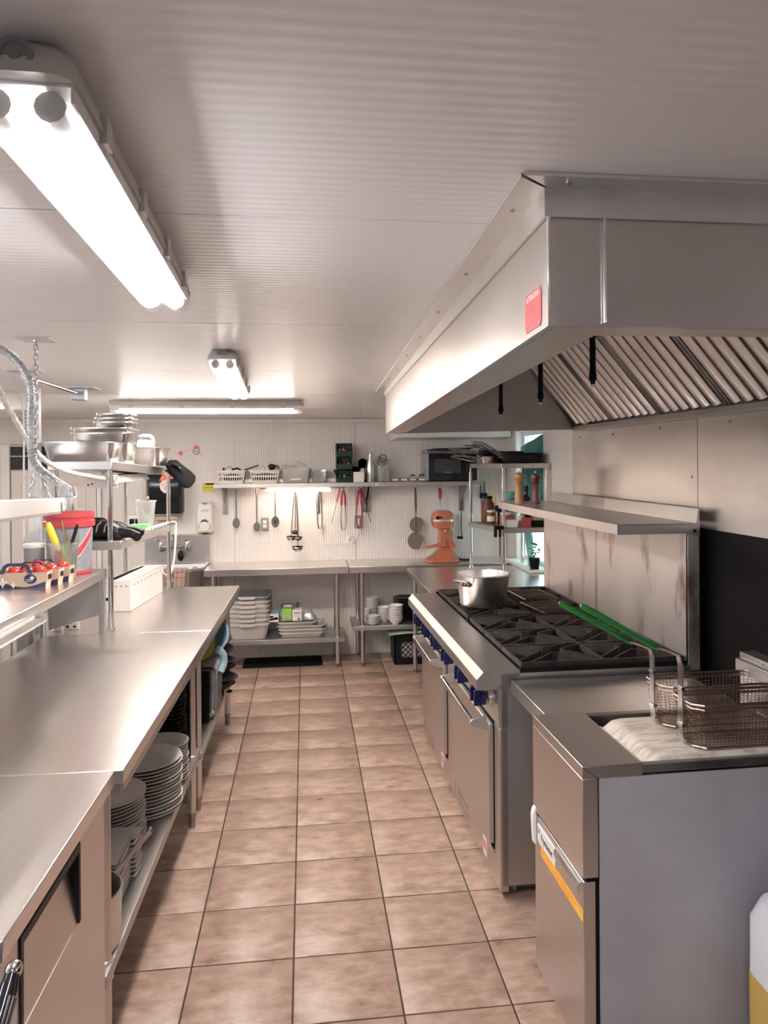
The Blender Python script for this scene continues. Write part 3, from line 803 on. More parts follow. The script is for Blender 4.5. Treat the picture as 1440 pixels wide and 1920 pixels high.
# oil jug on the floor beside the fryer
jg = T('oil_jug', 'translucent white oil jug on the floor beside the fryer', 'jug', (1.39, 1.96, 0), 'W')
P('jug_body', MB().loft([rrect(1.39, 1.96, .28, .20, .04, 0.0, 4), rrect(1.39, 1.96, .30, .22, .04, .02, 4), rrect(1.39, 1.96, .30, .22, .045, .50, 4), rrect(1.39, 1.96, .26, .18, .05, .56, 4), rrect(1.40, 1.96, .10, .10, .04, .60, 4)]), JUGP, jg)
P('oil_band', MB().loft([rrect(1.39, 1.96, .302, .222, .041, .03, 4), rrect(1.39, 1.96, .302, .222, .041, .345, 4)]), OIL, jg)
P('cap', MB().lathe([(.028, .60), (.030, .605), (.030, .63), (.026, .635)], 16, (1.40, 1.96, 0)), WPLAST, jg)

# ------------------------------------------------------------------- corner table and its rack
ct = T('corner_table', 'steel corner table between the far range and the back table', 'table', (1.38, 5.75, 0))
P('top', MB().box(.862, 1.91, 5.02, 6.55, .835, .880), STTOP, ct, .003)
for x in (.92, 1.85):
    for y in (5.10, 6.48):
        P('leg', MB().cyl((x, y, .03), (x, y, .835), .019), ST, ct)
        P('foot', MB().lathe([(.012, 0), (.016, .006), (.016, .03)], 12, (x, y, 0)), STDK, ct)
P('lower_shelf', MB().box(.90, 1.88, 5.08, 6.50, .26, .30), STD, ct, .003)

rk = T('shelf_rack', 'two-tier steel rack standing on the corner table', 'rack', (1.6, 6.15, .88))
q0, q1, q2, q3 = (1.535, 5.85), (1.885, 5.85), (1.87, 6.50), (1.415, 6.50)
def slab(z0, z1, e=.018):
    a = [(q0[0] - e, q0[1] - e), (q1[0] + e, q1[1] - e), (q2[0] + e, q2[1] + e), (q3[0] - e, q3[1] + e)]
    return MB().hexa([(x, y, z0) for x, y in a] + [(x, y, z1) for x, y in a])
P('top_shelf', slab(1.738, 1.776), ST, rk, .003)
P('middle_shelf', slab(1.232, 1.272), STD, rk, .003)
for q in (q0, q1, q2, q3):
    P('post', MB().cyl((q[0], q[1], .884), (q[0], q[1], 1.737), .0135), CHROME, rk)
    P('foot', MB().lathe([(.022, .8805), (.022, .884), (.016, .895)], 12, (q[0], q[1], 0)), CHROME, rk)
P('corner_clamp', MB().box(1.385, 1.43, 6.49, 6.53, 1.70, 1.778), BLACK, rk, .004)

# =================================================================== LEFT COUNTERS (frame L)
fg = T('worktop_fridge', 'stainless worktop refrigerator with a recessed black handle, nearest on the left', 'refrigerator', (-.97, 1.84, 0), 'L')
P('cabinet', MB().box(-1.34, -.632, 1.465, 2.215, .10, .897), ST, fg, .002)
P('worktop', MB().box(-1.365, -.570, 1.455, 2.223, .898, .940), STTOP, fg, .003)
# door in four pieces round the handle pocket
P('door_slab', MB().box(-.631, -.596, 1.475, 1.60, .14, .875).box(-.631, -.596, 1.985, 2.208, .14, .875).box(-.631, -.596, 1.60, 1.985, .14, .665).box(-.631, -.596, 1.60, 1.985, .858, .875), ST, fg)
hp = P('handle_pocket', MB().hexa([(-.631, 1.60, .66), (-.597, 1.60, .665), (-.597, 1.985, .665), (-.631, 1.985, .66), (-.631, 1.60, .858), (-.626, 1.60, .858), (-.626, 1.985, .858), (-.631, 1.985, .858)]), ST, fg)
P('handle_trim', MB().prism([(1.598, .664), (1.612, .664), (1.616, .838), (1.972, .838), (1.972, .664), (1.987, .664), (1.987, .860), (1.598, .860)], 'yz', -.600, -.592), BLACK, hp, .002)
P('pocket_cheek', MB().prism([(-.630, .858), (-.597, .858), (-.597, .670)], 'xz', 1.972, 1.986).prism([(-.630, .858), (-.597, .858), (-.597, .670)], 'xz', 1.599, 1.612).box(-.629, -.598, 1.612, 1.972, .840, .858), BLACK, hp)
for x in (-1.28, -.70):
    for y in (1.53, 2.15):
        P('caster', MB().lathe([(.02, 0), (.03, .01), (.03, .05), (.02, .06), (.02, .10)], 12, (x, y, 0)), STDK, fg)
P('grip_lever', MB().tube([(-.552, 1.33, .775), (-.552, 1.37, .825), (-.552, 1.43, .868), (-.552, 1.452, .884)], [.016, .017, .017, .012], 14), BLACKG, fg, label='black ribbed grip with chrome cap at the near corner')
P('grip_cap', MB().ell((-.552, 1.456, .887), (.016, .017, .016), 14, 8), CHROME, fg)
for k in range(5):
    a = -.9 + k * .45
    P('grip_rib', MB().tube([(-.552 + .017 * math.cos(a), 1.37 - .012 * math.sin(a), .825 + .012 * math.sin(a)), (-.552 + .017 * math.cos(a), 1.42 - .012 * math.sin(a), .861 + .012 * math.sin(a))], .0022, 6), CHROME, fg)
P('grip_arm', MB().tube([(-.552, 1.335, .78), (-.60, 1.40, .72), (-.64, 1.466, .70)], .012, 8), BLACK, fg)

def work_table(label, y0, y1, shelf_z, legs):
    t = T('work_table', label, 'table', (-.96, (y0 + y1) / 2, 0), 'L', group='left work tables')
    P('top', MB().box(-1.365, -.547, y0, y1, .900, .940), STTOP, t, .003)
    P('top_hem', MB().box(-.560, -.550, y0 + .01, y1 - .01, .875, .8995), STD, t)
    P('under_shelf', MB().box(-1.33, -.602, y0 + .02, y1 - .02, shelf_z - .04, shelf_z), STD, t, .003)
    for x, y in legs:
        P('leg', MB().cyl((x, y, .075), (x, y, .899), .0205, n=18), ST, t)
        P('foot', MB().lathe([(.014, 0), (.016, .004), (.016, .05), (.021, .055), (.021, .075)], 14, (x, y, 0)), STDK, t)
        P('collar', MB().lathe([(.026, shelf_z - .05), (.026, shelf_z + .004), (.021, shelf_z + .008)], 16, (x, y, 0)), ALU, t)
    return t
work_table('steel work table between the fridge and the overshelf, plates underneath', 2.228, 4.013, .35, ((-.628, 2.32), (-.628, 3.885), (-1.30, 2.32), (-1.30, 3.885)))
work_table('farther steel work table under the two-tier overshelf', 4.018, 5.45, .31, ((-.628, 4.075), (-.628, 5.385), (-1.30, 4.09), (-1.30, 5.385)))

# ------------------------------------------------------------------- two-tier overshelf
os_ = T('overshelf', 'two-tier steel overshelf standing on the far work table', 'shelf', (-1.18, 4.77, .94), 'L')
def tilted(x0, x1, y0, y1, za, zb2, th):
    return MB().hexa([(x0, y0, za - th), (x1, y0, za - th), (x1, y1, zb2 - th), (x0, y1, zb2 - th), (x0, y0, za), (x1, y0, za), (x1, y1, zb2), (x0, y1, zb2)])
P('top_shelf', tilted(-1.37, -1.05, 4.09, 5.47, 1.812, 1.765, .045), ST, os_, .003)
P('middle_shelf', tilted(-1.37, -1.010, 4.09, 5.47, 1.398, 1.372, .045), ST, os_, .003)
for x, y, zt in ((-1.07, 4.125, 1.766), (-1.02, 5.425, 1.722), (-1.34, 4.125, 1.766), (-1.31, 5.425, 1.722)):
    P('post', MB().cyl((x, y, .945), (x, y, zt), .0135), CHROME, os_)
    P('socket', MB().lathe([(.024, .9405), (.024, .944), (.0175, .946), (.0175, 1.0)], 14, (x, y, 0)), CHROME, os_)
hl = T('heat_strip', 'white and steel heat strip hung under the top overshelf', 'heat lamp', (-1.15, 4.45, 1.70), 'L')
P('reflector', MB().prism([(-1.21, 1.735), (-1.10, 1.735), (-1.075, 1.695), (-1.235, 1.695)], 'xz', 4.28, 5.1), ALU, hl)
P('end_plate', MB().box(-1.24, -1.07, 4.27, 4.279, 1.668, 1.74), WPLAST, hl)
for u, zz in ((-1.22, 1.685), (-1.20, 1.69), (-1.21, 1.722), (-1.10, 1.69)):
    P('screw', MB().lathe([(.005, -.003), (.005, 0)], 8, (u, 4.27, zz), 'y'), BLACK, hl)
P('hanger', MB().box(-1.16, -1.15, 4.32, 4.35, 1.735, 1.764).box(-1.16, -1.15, 5.0, 5.03, 1.735, 1.735 + .02), ALU, hl)
P('switch_box', MB().box(-1.105, -1.065, 4.20, 4.268, 1.685, 1.735), ALU, hl, .003)

# ------------------------------------------------------------------- low serving shelf with the tomatoes
ls = T('serving_shelf', 'low steel serving shelf with tomatoes on it, left edge of the picture', 'shelf', (-1.45, 3.2, .94), 'L')
P('shelf_board', MB().box(-1.85, -1.078, 2.25, 4.085, 1.215, 1.260), STTOP, ls, .003)
P('post', MB().box(-1.108, -1.080, 4.040, 4.068, .941, 1.214), ST, ls, .002)
P('post', MB().box(-1.50, -1.44, 4.020, 4.080, 0.0, 1.214), STD, ls, .002)
P('post', MB().cyl((-1.345, 3.98, .941), (-1.345, 3.98, 1.214), .013), CHROME, ls)
P('post', MB().box(-1.108, -1.080, 2.28, 2.308, .941, 1.214), ST, ls, .002)
P('post', MB().box(-1.84, -1.80, 2.28, 2.32, 0.0, 1.214), STD, ls, .002)
P('back_panel', MB().box(-1.400, -1.394, 3.99, 4.05, .95, 1.2), STD, ls)
P('cross_rail', MB().box(-1.44, -1.108, 4.05, 4.066, 1.16, 1.20), STD, ls)
P('end_sheet', MB().hexa([(-1.36, 4.068, .955), (-1.10, 4.068, 1.03), (-1.10, 4.072, 1.03), (-1.36, 4.072, .955), (-1.36, 4.068, 1.11), (-1.10, 4.068, 1.185), (-1.10, 4.072, 1.185), (-1.36, 4.072, 1.11)]), STD, ls)
sl = T('shelf_light', 'narrow aluminium light strip under the serving shelf edge', 'light strip', (-1.066, 2.7, 1.2), 'L')
P('rail', MB().prism([(-1.076, 1.190), (-1.046, 1.190), (-1.040, 1.205), (-1.046, 1.222), (-1.076, 1.224)], 'xz', 2.3, 3.10), ALU, sl)
P('rail_groove', MB().box(-1.0425, -1.0405, 2.3, 3.095, 1.202, 1.207), STDK, sl)
P('end_clip', MB().box(-1.06, -1.042, 3.02, 3.07, 1.224, 1.234), GALV, sl)

# black plug on a cord under the serving shelf
pg = T('plug_socket', 'small white plug socket lying on the worktop by the shelf post', 'socket', (-1.272, 4.15, .94), 'L')
P('socket_body', MB().box(-1.31, -1.235, 4.135, 4.17, .940, .975), WPLAST, pg, .005)
P('socket_face', MB().box(-1.297, -1.283, 4.1335, 4.1348, .952, .962).box(-1.262, -1.248, 4.1335, 4.1348, .952, .962), BLACK, pg)
P('cord', MB().tube(spline([(-1.31, 4.15, .96), (-1.35, 4.14, 1.0), (-1.375, 4.125, 1.09), (-1.375, 4.12, 1.20)], 6), .003, 6), WPLAST, pg)

# ------------------------------------------------------------------- tomato cartons
def fleur(mb, y, z, s, x):
    """fleur-de-lis outline, three petals and a band, facing the viewer at x (plane yz mapped by caller)"""
    def blob(pts): mb.prism([(y + a * s, z + b * s) for a, b in pts], 'xz', x - .0006, x)
    blob([(0, .5), (.10, .32), (.13, .12), (.06, -.08), (.05, -.5), (-.05, -.5), (-.06, -.08), (-.13, .12), (-.10, .32)])
    for q in (-1, 1):
        blob([(q * .10, -.08), (q * .20, .10), (q * .34, .20), (q * .44, .10), (q * .42, -.06), (q * .34, -.02), (q * .28, -.02), (q * .20, -.22), (q * .10, -.3)][::q])
    blob([(-.22, -.16), (.22, -.16), (.22, -.08), (-.22, -.08)])
def tomato_carton(label, xc, yc, rz, fancy):
    z = 1.260
    lx, ly, h = .225, .062, .07
    t = T('tomato_carton', label, 'carton', (xc, yc, z), 'L', rz, group='cartons of tomatoes')
    m = MB()
    x0, x1, y0, y1 = xc - lx / 2, xc + lx / 2, yc - ly / 2, yc + ly / 2
    fl_ = .008
    tk = .002
    m.box(x0, x1, y0, y1, z, z + tk)
    for (a, b) in (((x0, y0), (x1, y0)), ((x1, y0), (x1, y1)), ((x1, y1), (x0, y1)), ((x0, y1), (x0, y0))):
        d_ = Vector((b[0] - a[0], b[1] - a[1])).normalized(); n = Vector((d_.y, -d_.x))
        m.hexa([(a[0], a[1], z), (b[0], b[1], z), (b[0] - n.x * tk, b[1] - n.y * tk, z), (a[0] - n.x * tk, a[1] - n.y * tk, z),
                (a[0] + n.x * fl_ - d_.x * fl_, a[1] + n.y * fl_ - d_.y * fl_, z + h), (b[0] + n.x * fl_ + d_.x * fl_, b[1] + n.y * fl_ + d_.y * fl_, z + h),
                (b[0] + n.x * (fl_ - tk) + d_.x * fl_, b[1] + n.y * (fl_ - tk) + d_.y * fl_, z + h), (a[0] + n.x * (fl_ - tk) - d_.x * fl_, a[1] + n.y * (fl_ - tk) - d_.y * fl_, z + h)])
    tray = P('tray', m, CARD, t)
    # printed wave along the bottom of the front face
    def fy_(zz): return y0 - fl_ * (zz - z) / h - .0006
    wv = []
    N_ = 14
    for k in range(N_ + 1):
        u = k / N_
        wv.append((x0 + lx * u, z + .022 + .016 * math.cos(u * 5.2)))
    pr = MB()
    poly = [(x0, z + .001), (x1, z + .001)] + [(a, b) for a, b in reversed(wv)]
    pr.loft([[(a, fy_(b), b) for a, b in poly], [(a, fy_(b) - .0005, b) for a, b in poly]])
    P('printed_wave', pr, NAVY, tray)
    fm = MB()
    for (fx, fz, s_) in ((-.062, .028, .044), (-.018, .016, .028)):
        fleur(fm, xc + fx, z + fz, s_, y0 - .0062)
    P('fleur_emblems', fm, CARDW, tray)
    ov = MB()
    oc = [(xc + .052 + .026 * math.cos(2 * PI * k / 20), z + .042 + .021 * math.sin(2 * PI * k / 20)) for k in range(20)]
    ov.loft([[(a, fy_(b) - .0006, b) for a, b in oc], [(a, fy_(b) - .0014, b) for a, b in oc]])
    badge = P('oval_badge', ov, NAVY, tray)
    f2 = MB(); fleur(f2, xc + .060, z + .046, .024, y0 - .0088)
    P('badge_emblem', f2, CARDW, badge)
    text('badge_lettering', 'mangeons\nQuebec', .0075, CARDW, badge, (xc + .046, y0 - .0082, z + .036), (PI / 2, 0, 0), .0002)
    if fancy:
        # folded carrying handle
        hz = z + h
        P('carry_handle', MB().prism([(xc - .072, hz - .004), (xc - .058, hz + .032), (xc - .040, hz + .042), (xc + .030, hz + .042), (xc + .048, hz + .032), (xc + .062, hz - .004), (xc + .044, hz - .004), (xc + .034, hz + .022), (xc + .024, hz + .028), (xc - .034, hz + .028), (xc - .044, hz + .022), (xc - .054, hz - .004)],
                                      'xz', y0 - .012, y0 - .010), NAVY, tray)
    else:
        hz = z + h
        P('carry_handle', MB().prism([(xc - .06, hz - .004), (xc - .045, hz + .032), (xc + .030, hz + .032), (xc + .050, hz - .004), (xc + .04, hz - .004), (xc + .024, hz + .026), (xc - .038, hz + .026), (xc - .05, hz - .004)], 'xz', yc - .001, yc + .001), NAVY, tray)
    # side barcode
    bc = MB()
    for k in range(7):
        bc.box(x1 + .0085, x1 + .0095, yc - .022 + k * .006, yc - .0195 + k * .006, z + .036, z + .058)
    P('barcode', bc, BLACK, tray)
    return t
CART = [(-1.290, 3.515, 0, True, 'front carton of tomatoes with navy handle and white lily emblems'),
        (-1.265, 3.597, 0, False, 'middle carton of tomatoes behind the navy-handled one'),
        (-1.245, 3.679, 0, False, 'rear carton of tomatoes in front of the clear container')]
tmt = None
TOMW = ('front', 'middle', 'rear')
for ci, (xc, yc, rz, fancy, lab) in enumerate(CART):
    tomato_carton(lab, xc, yc, rz, fancy)
    spots = [(-.082, .052), (-.030, .058), (.026, .052), (.078, .058)]
    for k, (dx, dz) in enumerate(spots):
        nm = ('leftmost', 'second', 'third', 'rightmost')[k]
        lb = '%s tomato from the left in the %s carton' % (nm, TOMW[ci]) if k in (1, 2) else '%s tomato in the %s carton' % (nm, TOMW[ci])
        z = 1.260 + dz - .024
        if tmt is None:
            tmt = T('tomato', lb, 'tomato', (xc + dx, yc, z), 'L', group='tomatoes in the cartons')
            P('fruit', MB().lathe([(.002, .003), (.011, .001), (.022, .008), (.0272, .022), (.0258, .036), (.018, .047), (.008, .050), (.003, .047)], 16, (xc + dx, yc, z)), TOMATO, tmt)
            st = MB()
            for q in range(5):
                a = q * 2 * PI / 5
                st.bar((xc + dx, yc, z + .048), (xc + dx + .012 * math.cos(a), yc + .012 * math.sin(a), z + .051), .004, .0015)
            P('calyx', st, LEAF, tmt)
        else:
            tl = random.uniform(-.5, .5)
            dup(tmt, (xc + dx, yc + random.uniform(-.006, .006), z + random.uniform(-.002, .012) + .004), 'L', label=lb, rot=(tl * .5, tl, random.uniform(0, 6)))

# clear deli container with utensils
dl = T('deli_container', 'clear plastic container of pens and tools behind the tomatoes', 'container', (-1.215, 3.93, 1.26), 'L')
cx, cy = -1.195, 3.785
P('cup', MB().lathe([(.002, 1.262), (.052, 1.262), (.054, 1.266), (.066, 1.418), (.072, 1.420), (.072, 1.430), (.064, 1.430), (.0635, 1.420), (.051, 1.268), (.002, 1.266)], 28, (cx, cy, 0)), CLEAR, dl)
kn = T('spatula', 'tool with a fat yellow handle in the clear container', 'utensil', (cx - .035, cy, 1.28), 'L')
P('handle', MB().tube([(cx - .015, cy - .02, 1.39), (cx - .035, cy - .02, 1.44), (cx - .058, cy - .02, 1.50), (cx - .064, cy - .02, 1.525)], [.010, .017, .017, .010], 12), YELLOW, kn)
P('blade', MB().bar((cx - .015, cy - .02, 1.392), (cx + .02, cy - .01, 1.275), .018, .002), CHROME, kn)
wh = T('whisk', 'thin wire whisk handle in the clear container', 'whisk', (cx + .01, cy, 1.28), 'L')
P('shaft', MB().tube([(cx + .03, cy + .01, 1.275), (cx + .015, cy + .01, 1.40), (cx - .008, cy + .01, 1.53)], .0045, 8), CHROME, wh)
P('collar', MB().tube([(cx + .019, cy + .01, 1.385), (cx + .015, cy + .01, 1.40)], .006, 8), BLACK, wh)
mk = T('marker', 'black marker pen leaning in the clear container', 'pen', (cx + .03, cy, 1.28), 'L')
P('barrel', MB().tube([(cx - .004, cy - .01, 1.275), (cx + .032, cy - .01, 1.40), (cx + .062, cy - .01, 1.50), (cx + .066, cy - .01, 1.513)], [.006, .008, .008, .005], 10), BLACK, mk)
sp = S('steel_spatula', 'flat steel blade standing in the clear container', 'utensil', MB().bar((cx + .03, cy + .03, 1.272), (cx + .047, cy + .03, 1.48), .026, .002), STD, 'L')
S('green_scraper', 'green scraper inside the clear container', 'utensil', MB().bar((cx + .012, cy - .03, 1.27), (cx + .02, cy - .03, 1.415), .03, .004), GREENB, 'L')
# low dark tub with white lid
tb = T('dark_tub', 'dark grey tub with a pale lid behind the tomatoes', 'tub', (-1.43, 3.93, 1.26), 'L')
P('tub_body', MB().lathe([(.002, 1.26), (.040, 1.26), (.046, 1.405), (.002, 1.405)], 24, (-1.335, 3.80, 0)), GPLAST, tb)
P('lid', MB().lathe([(.048, 1.405), (.050, 1.408), (.050, 1.422), (.047, 1.425), (.002, 1.425)], 24, (-1.335, 3.80, 0)), WPLAST, tb)
# bucket with red lid and red diagonal band
bk = T('lidded_bucket', 'grey bucket with red lid, red foot and diagonal red banner', 'bucket', (-1.235, 4.02, 1.26), 'L')
bc = (-1.225, 3.965, 0)
P('bucket_body', MB().lathe([(.002, 1.262), (.098, 1.262), (.101, 1.275), (.110, 1.495), (.002, 1.495)], 36, bc), M('bucket_grey', (.24, .255, .28), .45, var=.18, vs=25), bk)
P('lid', MB().lathe([(.113, 1.490), (.120, 1.492), (.120, 1.518), (.115, 1.522), (.116, 1.535), (.120, 1.538), (.119, 1.556), (.113, 1.560), (.002, 1.557)], 36, bc), RED, bk)
P('foot_band', MB().lathe([(.099, 1.2605), (.103, 1.262), (.1035, 1.276), (.100, 1.278)], 36, bc), RED, bk)
bm, bm2 = MB(), MB()
def onb(a, z, e):
    r = .1005 + (z - 1.262) * .0392 + e
    return (bc[0] + r * math.cos(a), bc[1] + r * math.sin(a), z)
def banner(mb, z_off, wz, e):
    K = 16
    rows = []
    for k in range(K + 1):
        u = k / K
        a = R(-95 + 85 * u)
        zc = 1.315 + .15 * u ** 1.5 + z_off
        rows.append((a, zc))
    for (a, zc), (b, zd) in zip(rows, rows[1:]):
        mb.hexa([onb(a, zc - wz, e), onb(b, zd - wz, e), onb(b, zd - wz, e + .0008), onb(a, zc - wz, e + .0008),
                 onb(a, zc + wz, e), onb(b, zd + wz, e), onb(b, zd + wz, e + .0008), onb(a, zc + wz, e + .0008)])
    return mb
ban = P('banner', banner(MB(), 0, .021, .0018), RED, bk)
P('banner_edge', banner(banner(MB(), .0235, .0028, .0012), -.0235, .0028, .0012), CARDW, bk)
text('banner_lettering', 'LET', .030, CARDW, ban, onb(R(-66), 1.348, .0032), (PI / 2, R(-28), R(24)), .0003)

# ------------------------------------------------------------------- on the middle overshelf
def glove(name, label, x, y, z, rz, s=1.0):
    t = T(name, label, 'glove', (x, y, z), 'L', rz, group='black rubber gloves')
    m = MB().loft([[(x + s * u * .11, y + s * v * w_, z + .002 + s * (h_ * (.5 + .5 * q))) for (v, q) in ((-1, -.6), (-.6, -1), (.6, -1), (1, -.6), (1, .6), (.6, 1), (-.6, 1), (-1, .6))]
                   for (u, w_, h_) in ((-1.1, .030, .05), (-.8, .05, .085), (-.2, .056, .10), (.3, .052, .09), (.8, .04, .06), (1.0, .02, .03))])
    P('palm', m, BLACK, t, .004)
    for k in range(3):
        m2 = MB().tube([(x + s * (-.06 + .045 * k), y - s * .052, z + s * .04), (x + s * (-.05 + .045 * k), y - s * .057, z + s * .075), (x + s * (-.035 + .045 * k), y - s * .046, z + s * .095)], s * .0045, 6)
        P('ridge', m2, GPLAST, t)
    P('cuff', MB().tube(spline([(x + s * .09, y, z + s * .035), (x + s * .15, y + .01, z + s * .03), (x + s * .20, y - .005, z + s * .012)], 4), [s * .032, s * .030, s * .027, s * .025, s * .024, s * .023, s * .024, s * .026, s * .024], 10), BLACK, t)
    return t
glove('rubber_glove', 'black ribbed glove drooping over the front of the middle overshelf', -1.13, 4.24, 1.397, R(-18), 1.0)
glove('rubber_glove', 'black rolled-up glove lying farther along the middle overshelf', -1.15, 4.52, 1.392, R(-8), .8)
S('folded_mesh', 'black netting bundle behind the gloves on the middle overshelf', 'netting', MB().loft([[(-1.22 + a * .09 * s_, 4.40 + b * .07 * s_, z) for a, b in ((1, 0), (.7, .7), (0, 1), (-.7, .7), (-1, 0), (-.7, -.7), (0, -1), (.7, -.7))] for s_, z in ((.9, 1.396), (1, 1.42), (.9, 1.47), (.55, 1.50))]), BLACKM, 'L', bevel=.01)
cu = T('cutlery_tub', 'milky plastic tub of cutlery at the far end of the middle overshelf', 'tub', (-1.05, 5.1, 1.38), 'L')
P('tub_body', MB().loft([rrect(-1.112, 5.15, .085, .085, .02, 1.380, 4), rrect(-1.112, 5.15, .112, .112, .022, 1.548, 4), rrect(-1.112, 5.15, .124, .124, .024, 1.548, 4), rrect(-1.112, 5.15, .124, .124, .024, 1.556, 4),
                         rrect(-1.112, 5.15, .108, .108, .022, 1.556, 4), rrect(-1.112, 5.15, .080, .080, .02, 1.384, 4)]), MILKY, cu)
for k, (dx, tl, h_) in enumerate(((-.035, -.02, .18), (-.02, .015, .165), (.005, .01, .20), (.025, -.01, .17))):
    f = T('fork', ('leftmost piece of cutlery in the milky tub', 'second piece of cutlery in the milky tub', 'tallest piece of cutlery in the milky tub', 'rightmost piece of cutlery in the milky tub')[k], 'cutlery', (-1.112 + dx * .8, 5.15, 1.386), 'L', group='cutlery in the tub')
    P('stem', MB().tube([(-1.112 + dx * .8 * .6, 5.15, 1.386), (-1.112 + dx * .8 + tl, 5.145, 1.386 + h_ * .8)], .0035, 6), CHROME, f)
    P('head', MB().ell((-1.112 + dx * .8 + tl * 1.1, 5.144, 1.386 + h_ * .9), (.010, .003, .020), 8, 6), CHROME, f)
S('green_box', 'bright green carton lying on the middle overshelf by the cutlery', 'box', MB().box(-1.16, -1.05, 4.93, 5.0, 1.388, 1.418), GREENM, 'L', bevel=.002)
gb = T('striped_box', 'small white box with black windows beside the cutlery tub', 'box', (-1.18, 5.2, 1.38), 'L')
P('carton', MB().box(-1.235, -1.145, 5.19, 5.25, 1.380, 1.450), CARDW, gb, .002)
P('window_print', MB().box(-1.225, -1.195, 5.188, 5.1898, 1.40, 1.435).box(-1.188, -1.158, 5.188, 5.1898, 1.40, 1.435), BLACK, gb)
ps = T('power_strip', 'white power strip along the front of the middle overshelf', 'power strip', (-1.05, 5.1, 1.385), 'L')
P('strip_body', MB().hexa([(-1.042, 4.80, 1.386), (-1.014, 4.80, 1.386), (-1.014, 5.40, 1.375), (-1.042, 5.40, 1.375), (-1.042, 4.80, 1.406), (-1.014, 4.80, 1.406), (-1.014, 5.40, 1.395), (-1.042, 5.40, 1.395)]), WPLAST, ps, .003)
for k in range(6):
    y = 4.85 + k * .1
    P('outlet', MB().box(-1.0138, -1.0128, y - .018, y + .018, 1.386 - (y - 4.8) * .018, 1.400 - (y - 4.8) * .018), GPLAST, ps)
P('cord', MB().tube(spline([(-1.03, 5.395, 1.388), (-1.00, 5.45, 1.392), (-.985, 5.49, 1.385), (-.985, 5.50, 1.34), (-.99, 5.49, 1.20), (-1.005, 5.49, 1.08), (-1.02, 5.485, 1.03)], 8), .0075, 8), WPLAST, ps)
P('cord_coil', MB().tube(arc((-1.040, 5.465, 1.055), .030, 0, 340, 18, 'xz'), .006, 8), WPLAST, ps)

# white cardboard box with a slot on the work table
cb = T('slotted_box', 'long white cardboard box with a torn black slot on the work table', 'box', (-1.13, 4.83, .94), 'L', R(-4))
x0, x1, y0, y1, z0, z1 = -1.215, -1.065, 4.60, 5.28, .9405, 1.118
P('carton', MB().box(x0, x1, y0, y1, z0, z1), CARDW, cb, .003)
P('slot', MB().prism([(x0 + .012, y0 + .03), (x0 + .050, y0 + .05), (x0 + .062, y1 - .08), (x0 + .030, y1 - .05), (x0 + .015, y0 + .4)], 'xy', z1 - .002, z1 + .0012), BLACKM, cb)
P('lid_edge', MB().box(x0 + .055, x1 + .002, y0 - .001, y1, z1, z1 + .003), CARDW, cb)
dots = MB()
for k in range(9): dots.box(x1 + .0002, x1 + .0009, y0 + .06 + k * .07, y0 + .08 + k * .07, z1 - .035, z1 - .028)
for k in range(4): dots.box(x0 + .03 + k * .03, x0 + .042 + k * .03, y0 - .0009, y0 - .0002, z1 - .035, z1 - .028)
P('perforation', dots, GPLAST, cb, kind='stuff')
P('hand_hole', MB().prism([(x0 + .006 + .022 + .022 * math.cos(t_) , z0 + .072 + .012 * math.sin(t_)) for t_ in [2 * PI * k / 16 for k in range(16)]], 'xz', y0 - .0012, y0 - .0002), BLACKM, cb)

# ------------------------------------------------------------------- hotel pans on the top overshelf
def hotel_pan(label, cx, cy, z, lx, ly, h, rz=0, flip=False):
    m = tub(MB(), cx, cy, z, lx, ly, h, .88, .028, .014, .0025)
    if flip: m.v = [(a, b, 2 * z + h - c_) for a, b, c_ in m.v]; m.f = [tuple(reversed(f)) for f in m.f]
    return S('hotel_pan', label, 'pan', m, PANS, 'L', org=(cx, cy, z), rz=rz, group='steel pans on the top overshelf')
def oz(y): return 1.812 - (y - 4.09) * .034
hotel_pan('widest deep steel pan, at the near end of the top overshelf', -1.238, 4.27, oz(4.27) + .003, .355, .27, .105, R(2))
def nest(lab, cx, ztop, lx, ly, h): hotel_pan(lab, cx, 4.60, ztop - h, lx, ly, h)
nest('bottom pan of the tall stack on the top overshelf', -1.210, 1.972, .300, .29, .174)
nest('wide pan second from the bottom of the tall stack', -1.212, 2.001, .300, .29, .10)
nest('lowest small pan nested in the tall stack', -1.155, 2.036, .190, .19, .09)
nest('middle small pan nested in the tall stack', -1.152, 2.060, .182, .185, .08)
nest('topmost small pan of the tall stack', -1.150, 2.083, .172, .18, .06)
hotel_pan('deep steel pan at the far end of the top overshelf', -1.105, 5.17, oz(5.17) + .006, .225, .34, .118)
o = hotel_pan('shallow pan standing on edge behind the far deep pan', -1.185, 5.40, oz(5.40) + .112, .15, .19, .05)
o.rotation_euler = (R(80), 0, FRAMES['L'])
# black mitt hanging over the rack end
mt = T('oven_mitt', 'black padded mitt drooping off the far end of the top overshelf', 'mitt', (-.96, 5.45, 1.70), 'L')
P('mitt_body', MB().loft([[(cx_ + w_ * math.cos(a) * .5, 5.46 + .03 * math.sin(a), cz_ + w_ * math.cos(a) * .5 + .014 * math.sin(a)) for a in [2 * PI * k / 12 for k in range(12)]]
                          for cx_, cz_, w_ in ((-1.03, 1.800, .03), (-1.00, 1.785, .065), (-.955, 1.74, .075), (-.91, 1.695, .085), (-.88, 1.665, .08), (-.865, 1.650, .04))]), BLACKM, mt, .003)
P('mitt_strap', MB().tube(spline([(-.99, 5.425, 1.79), (-.95, 5.415, 1.775), (-.92, 5.42, 1.735)], 5), .009, 8), BLACKG, mt)

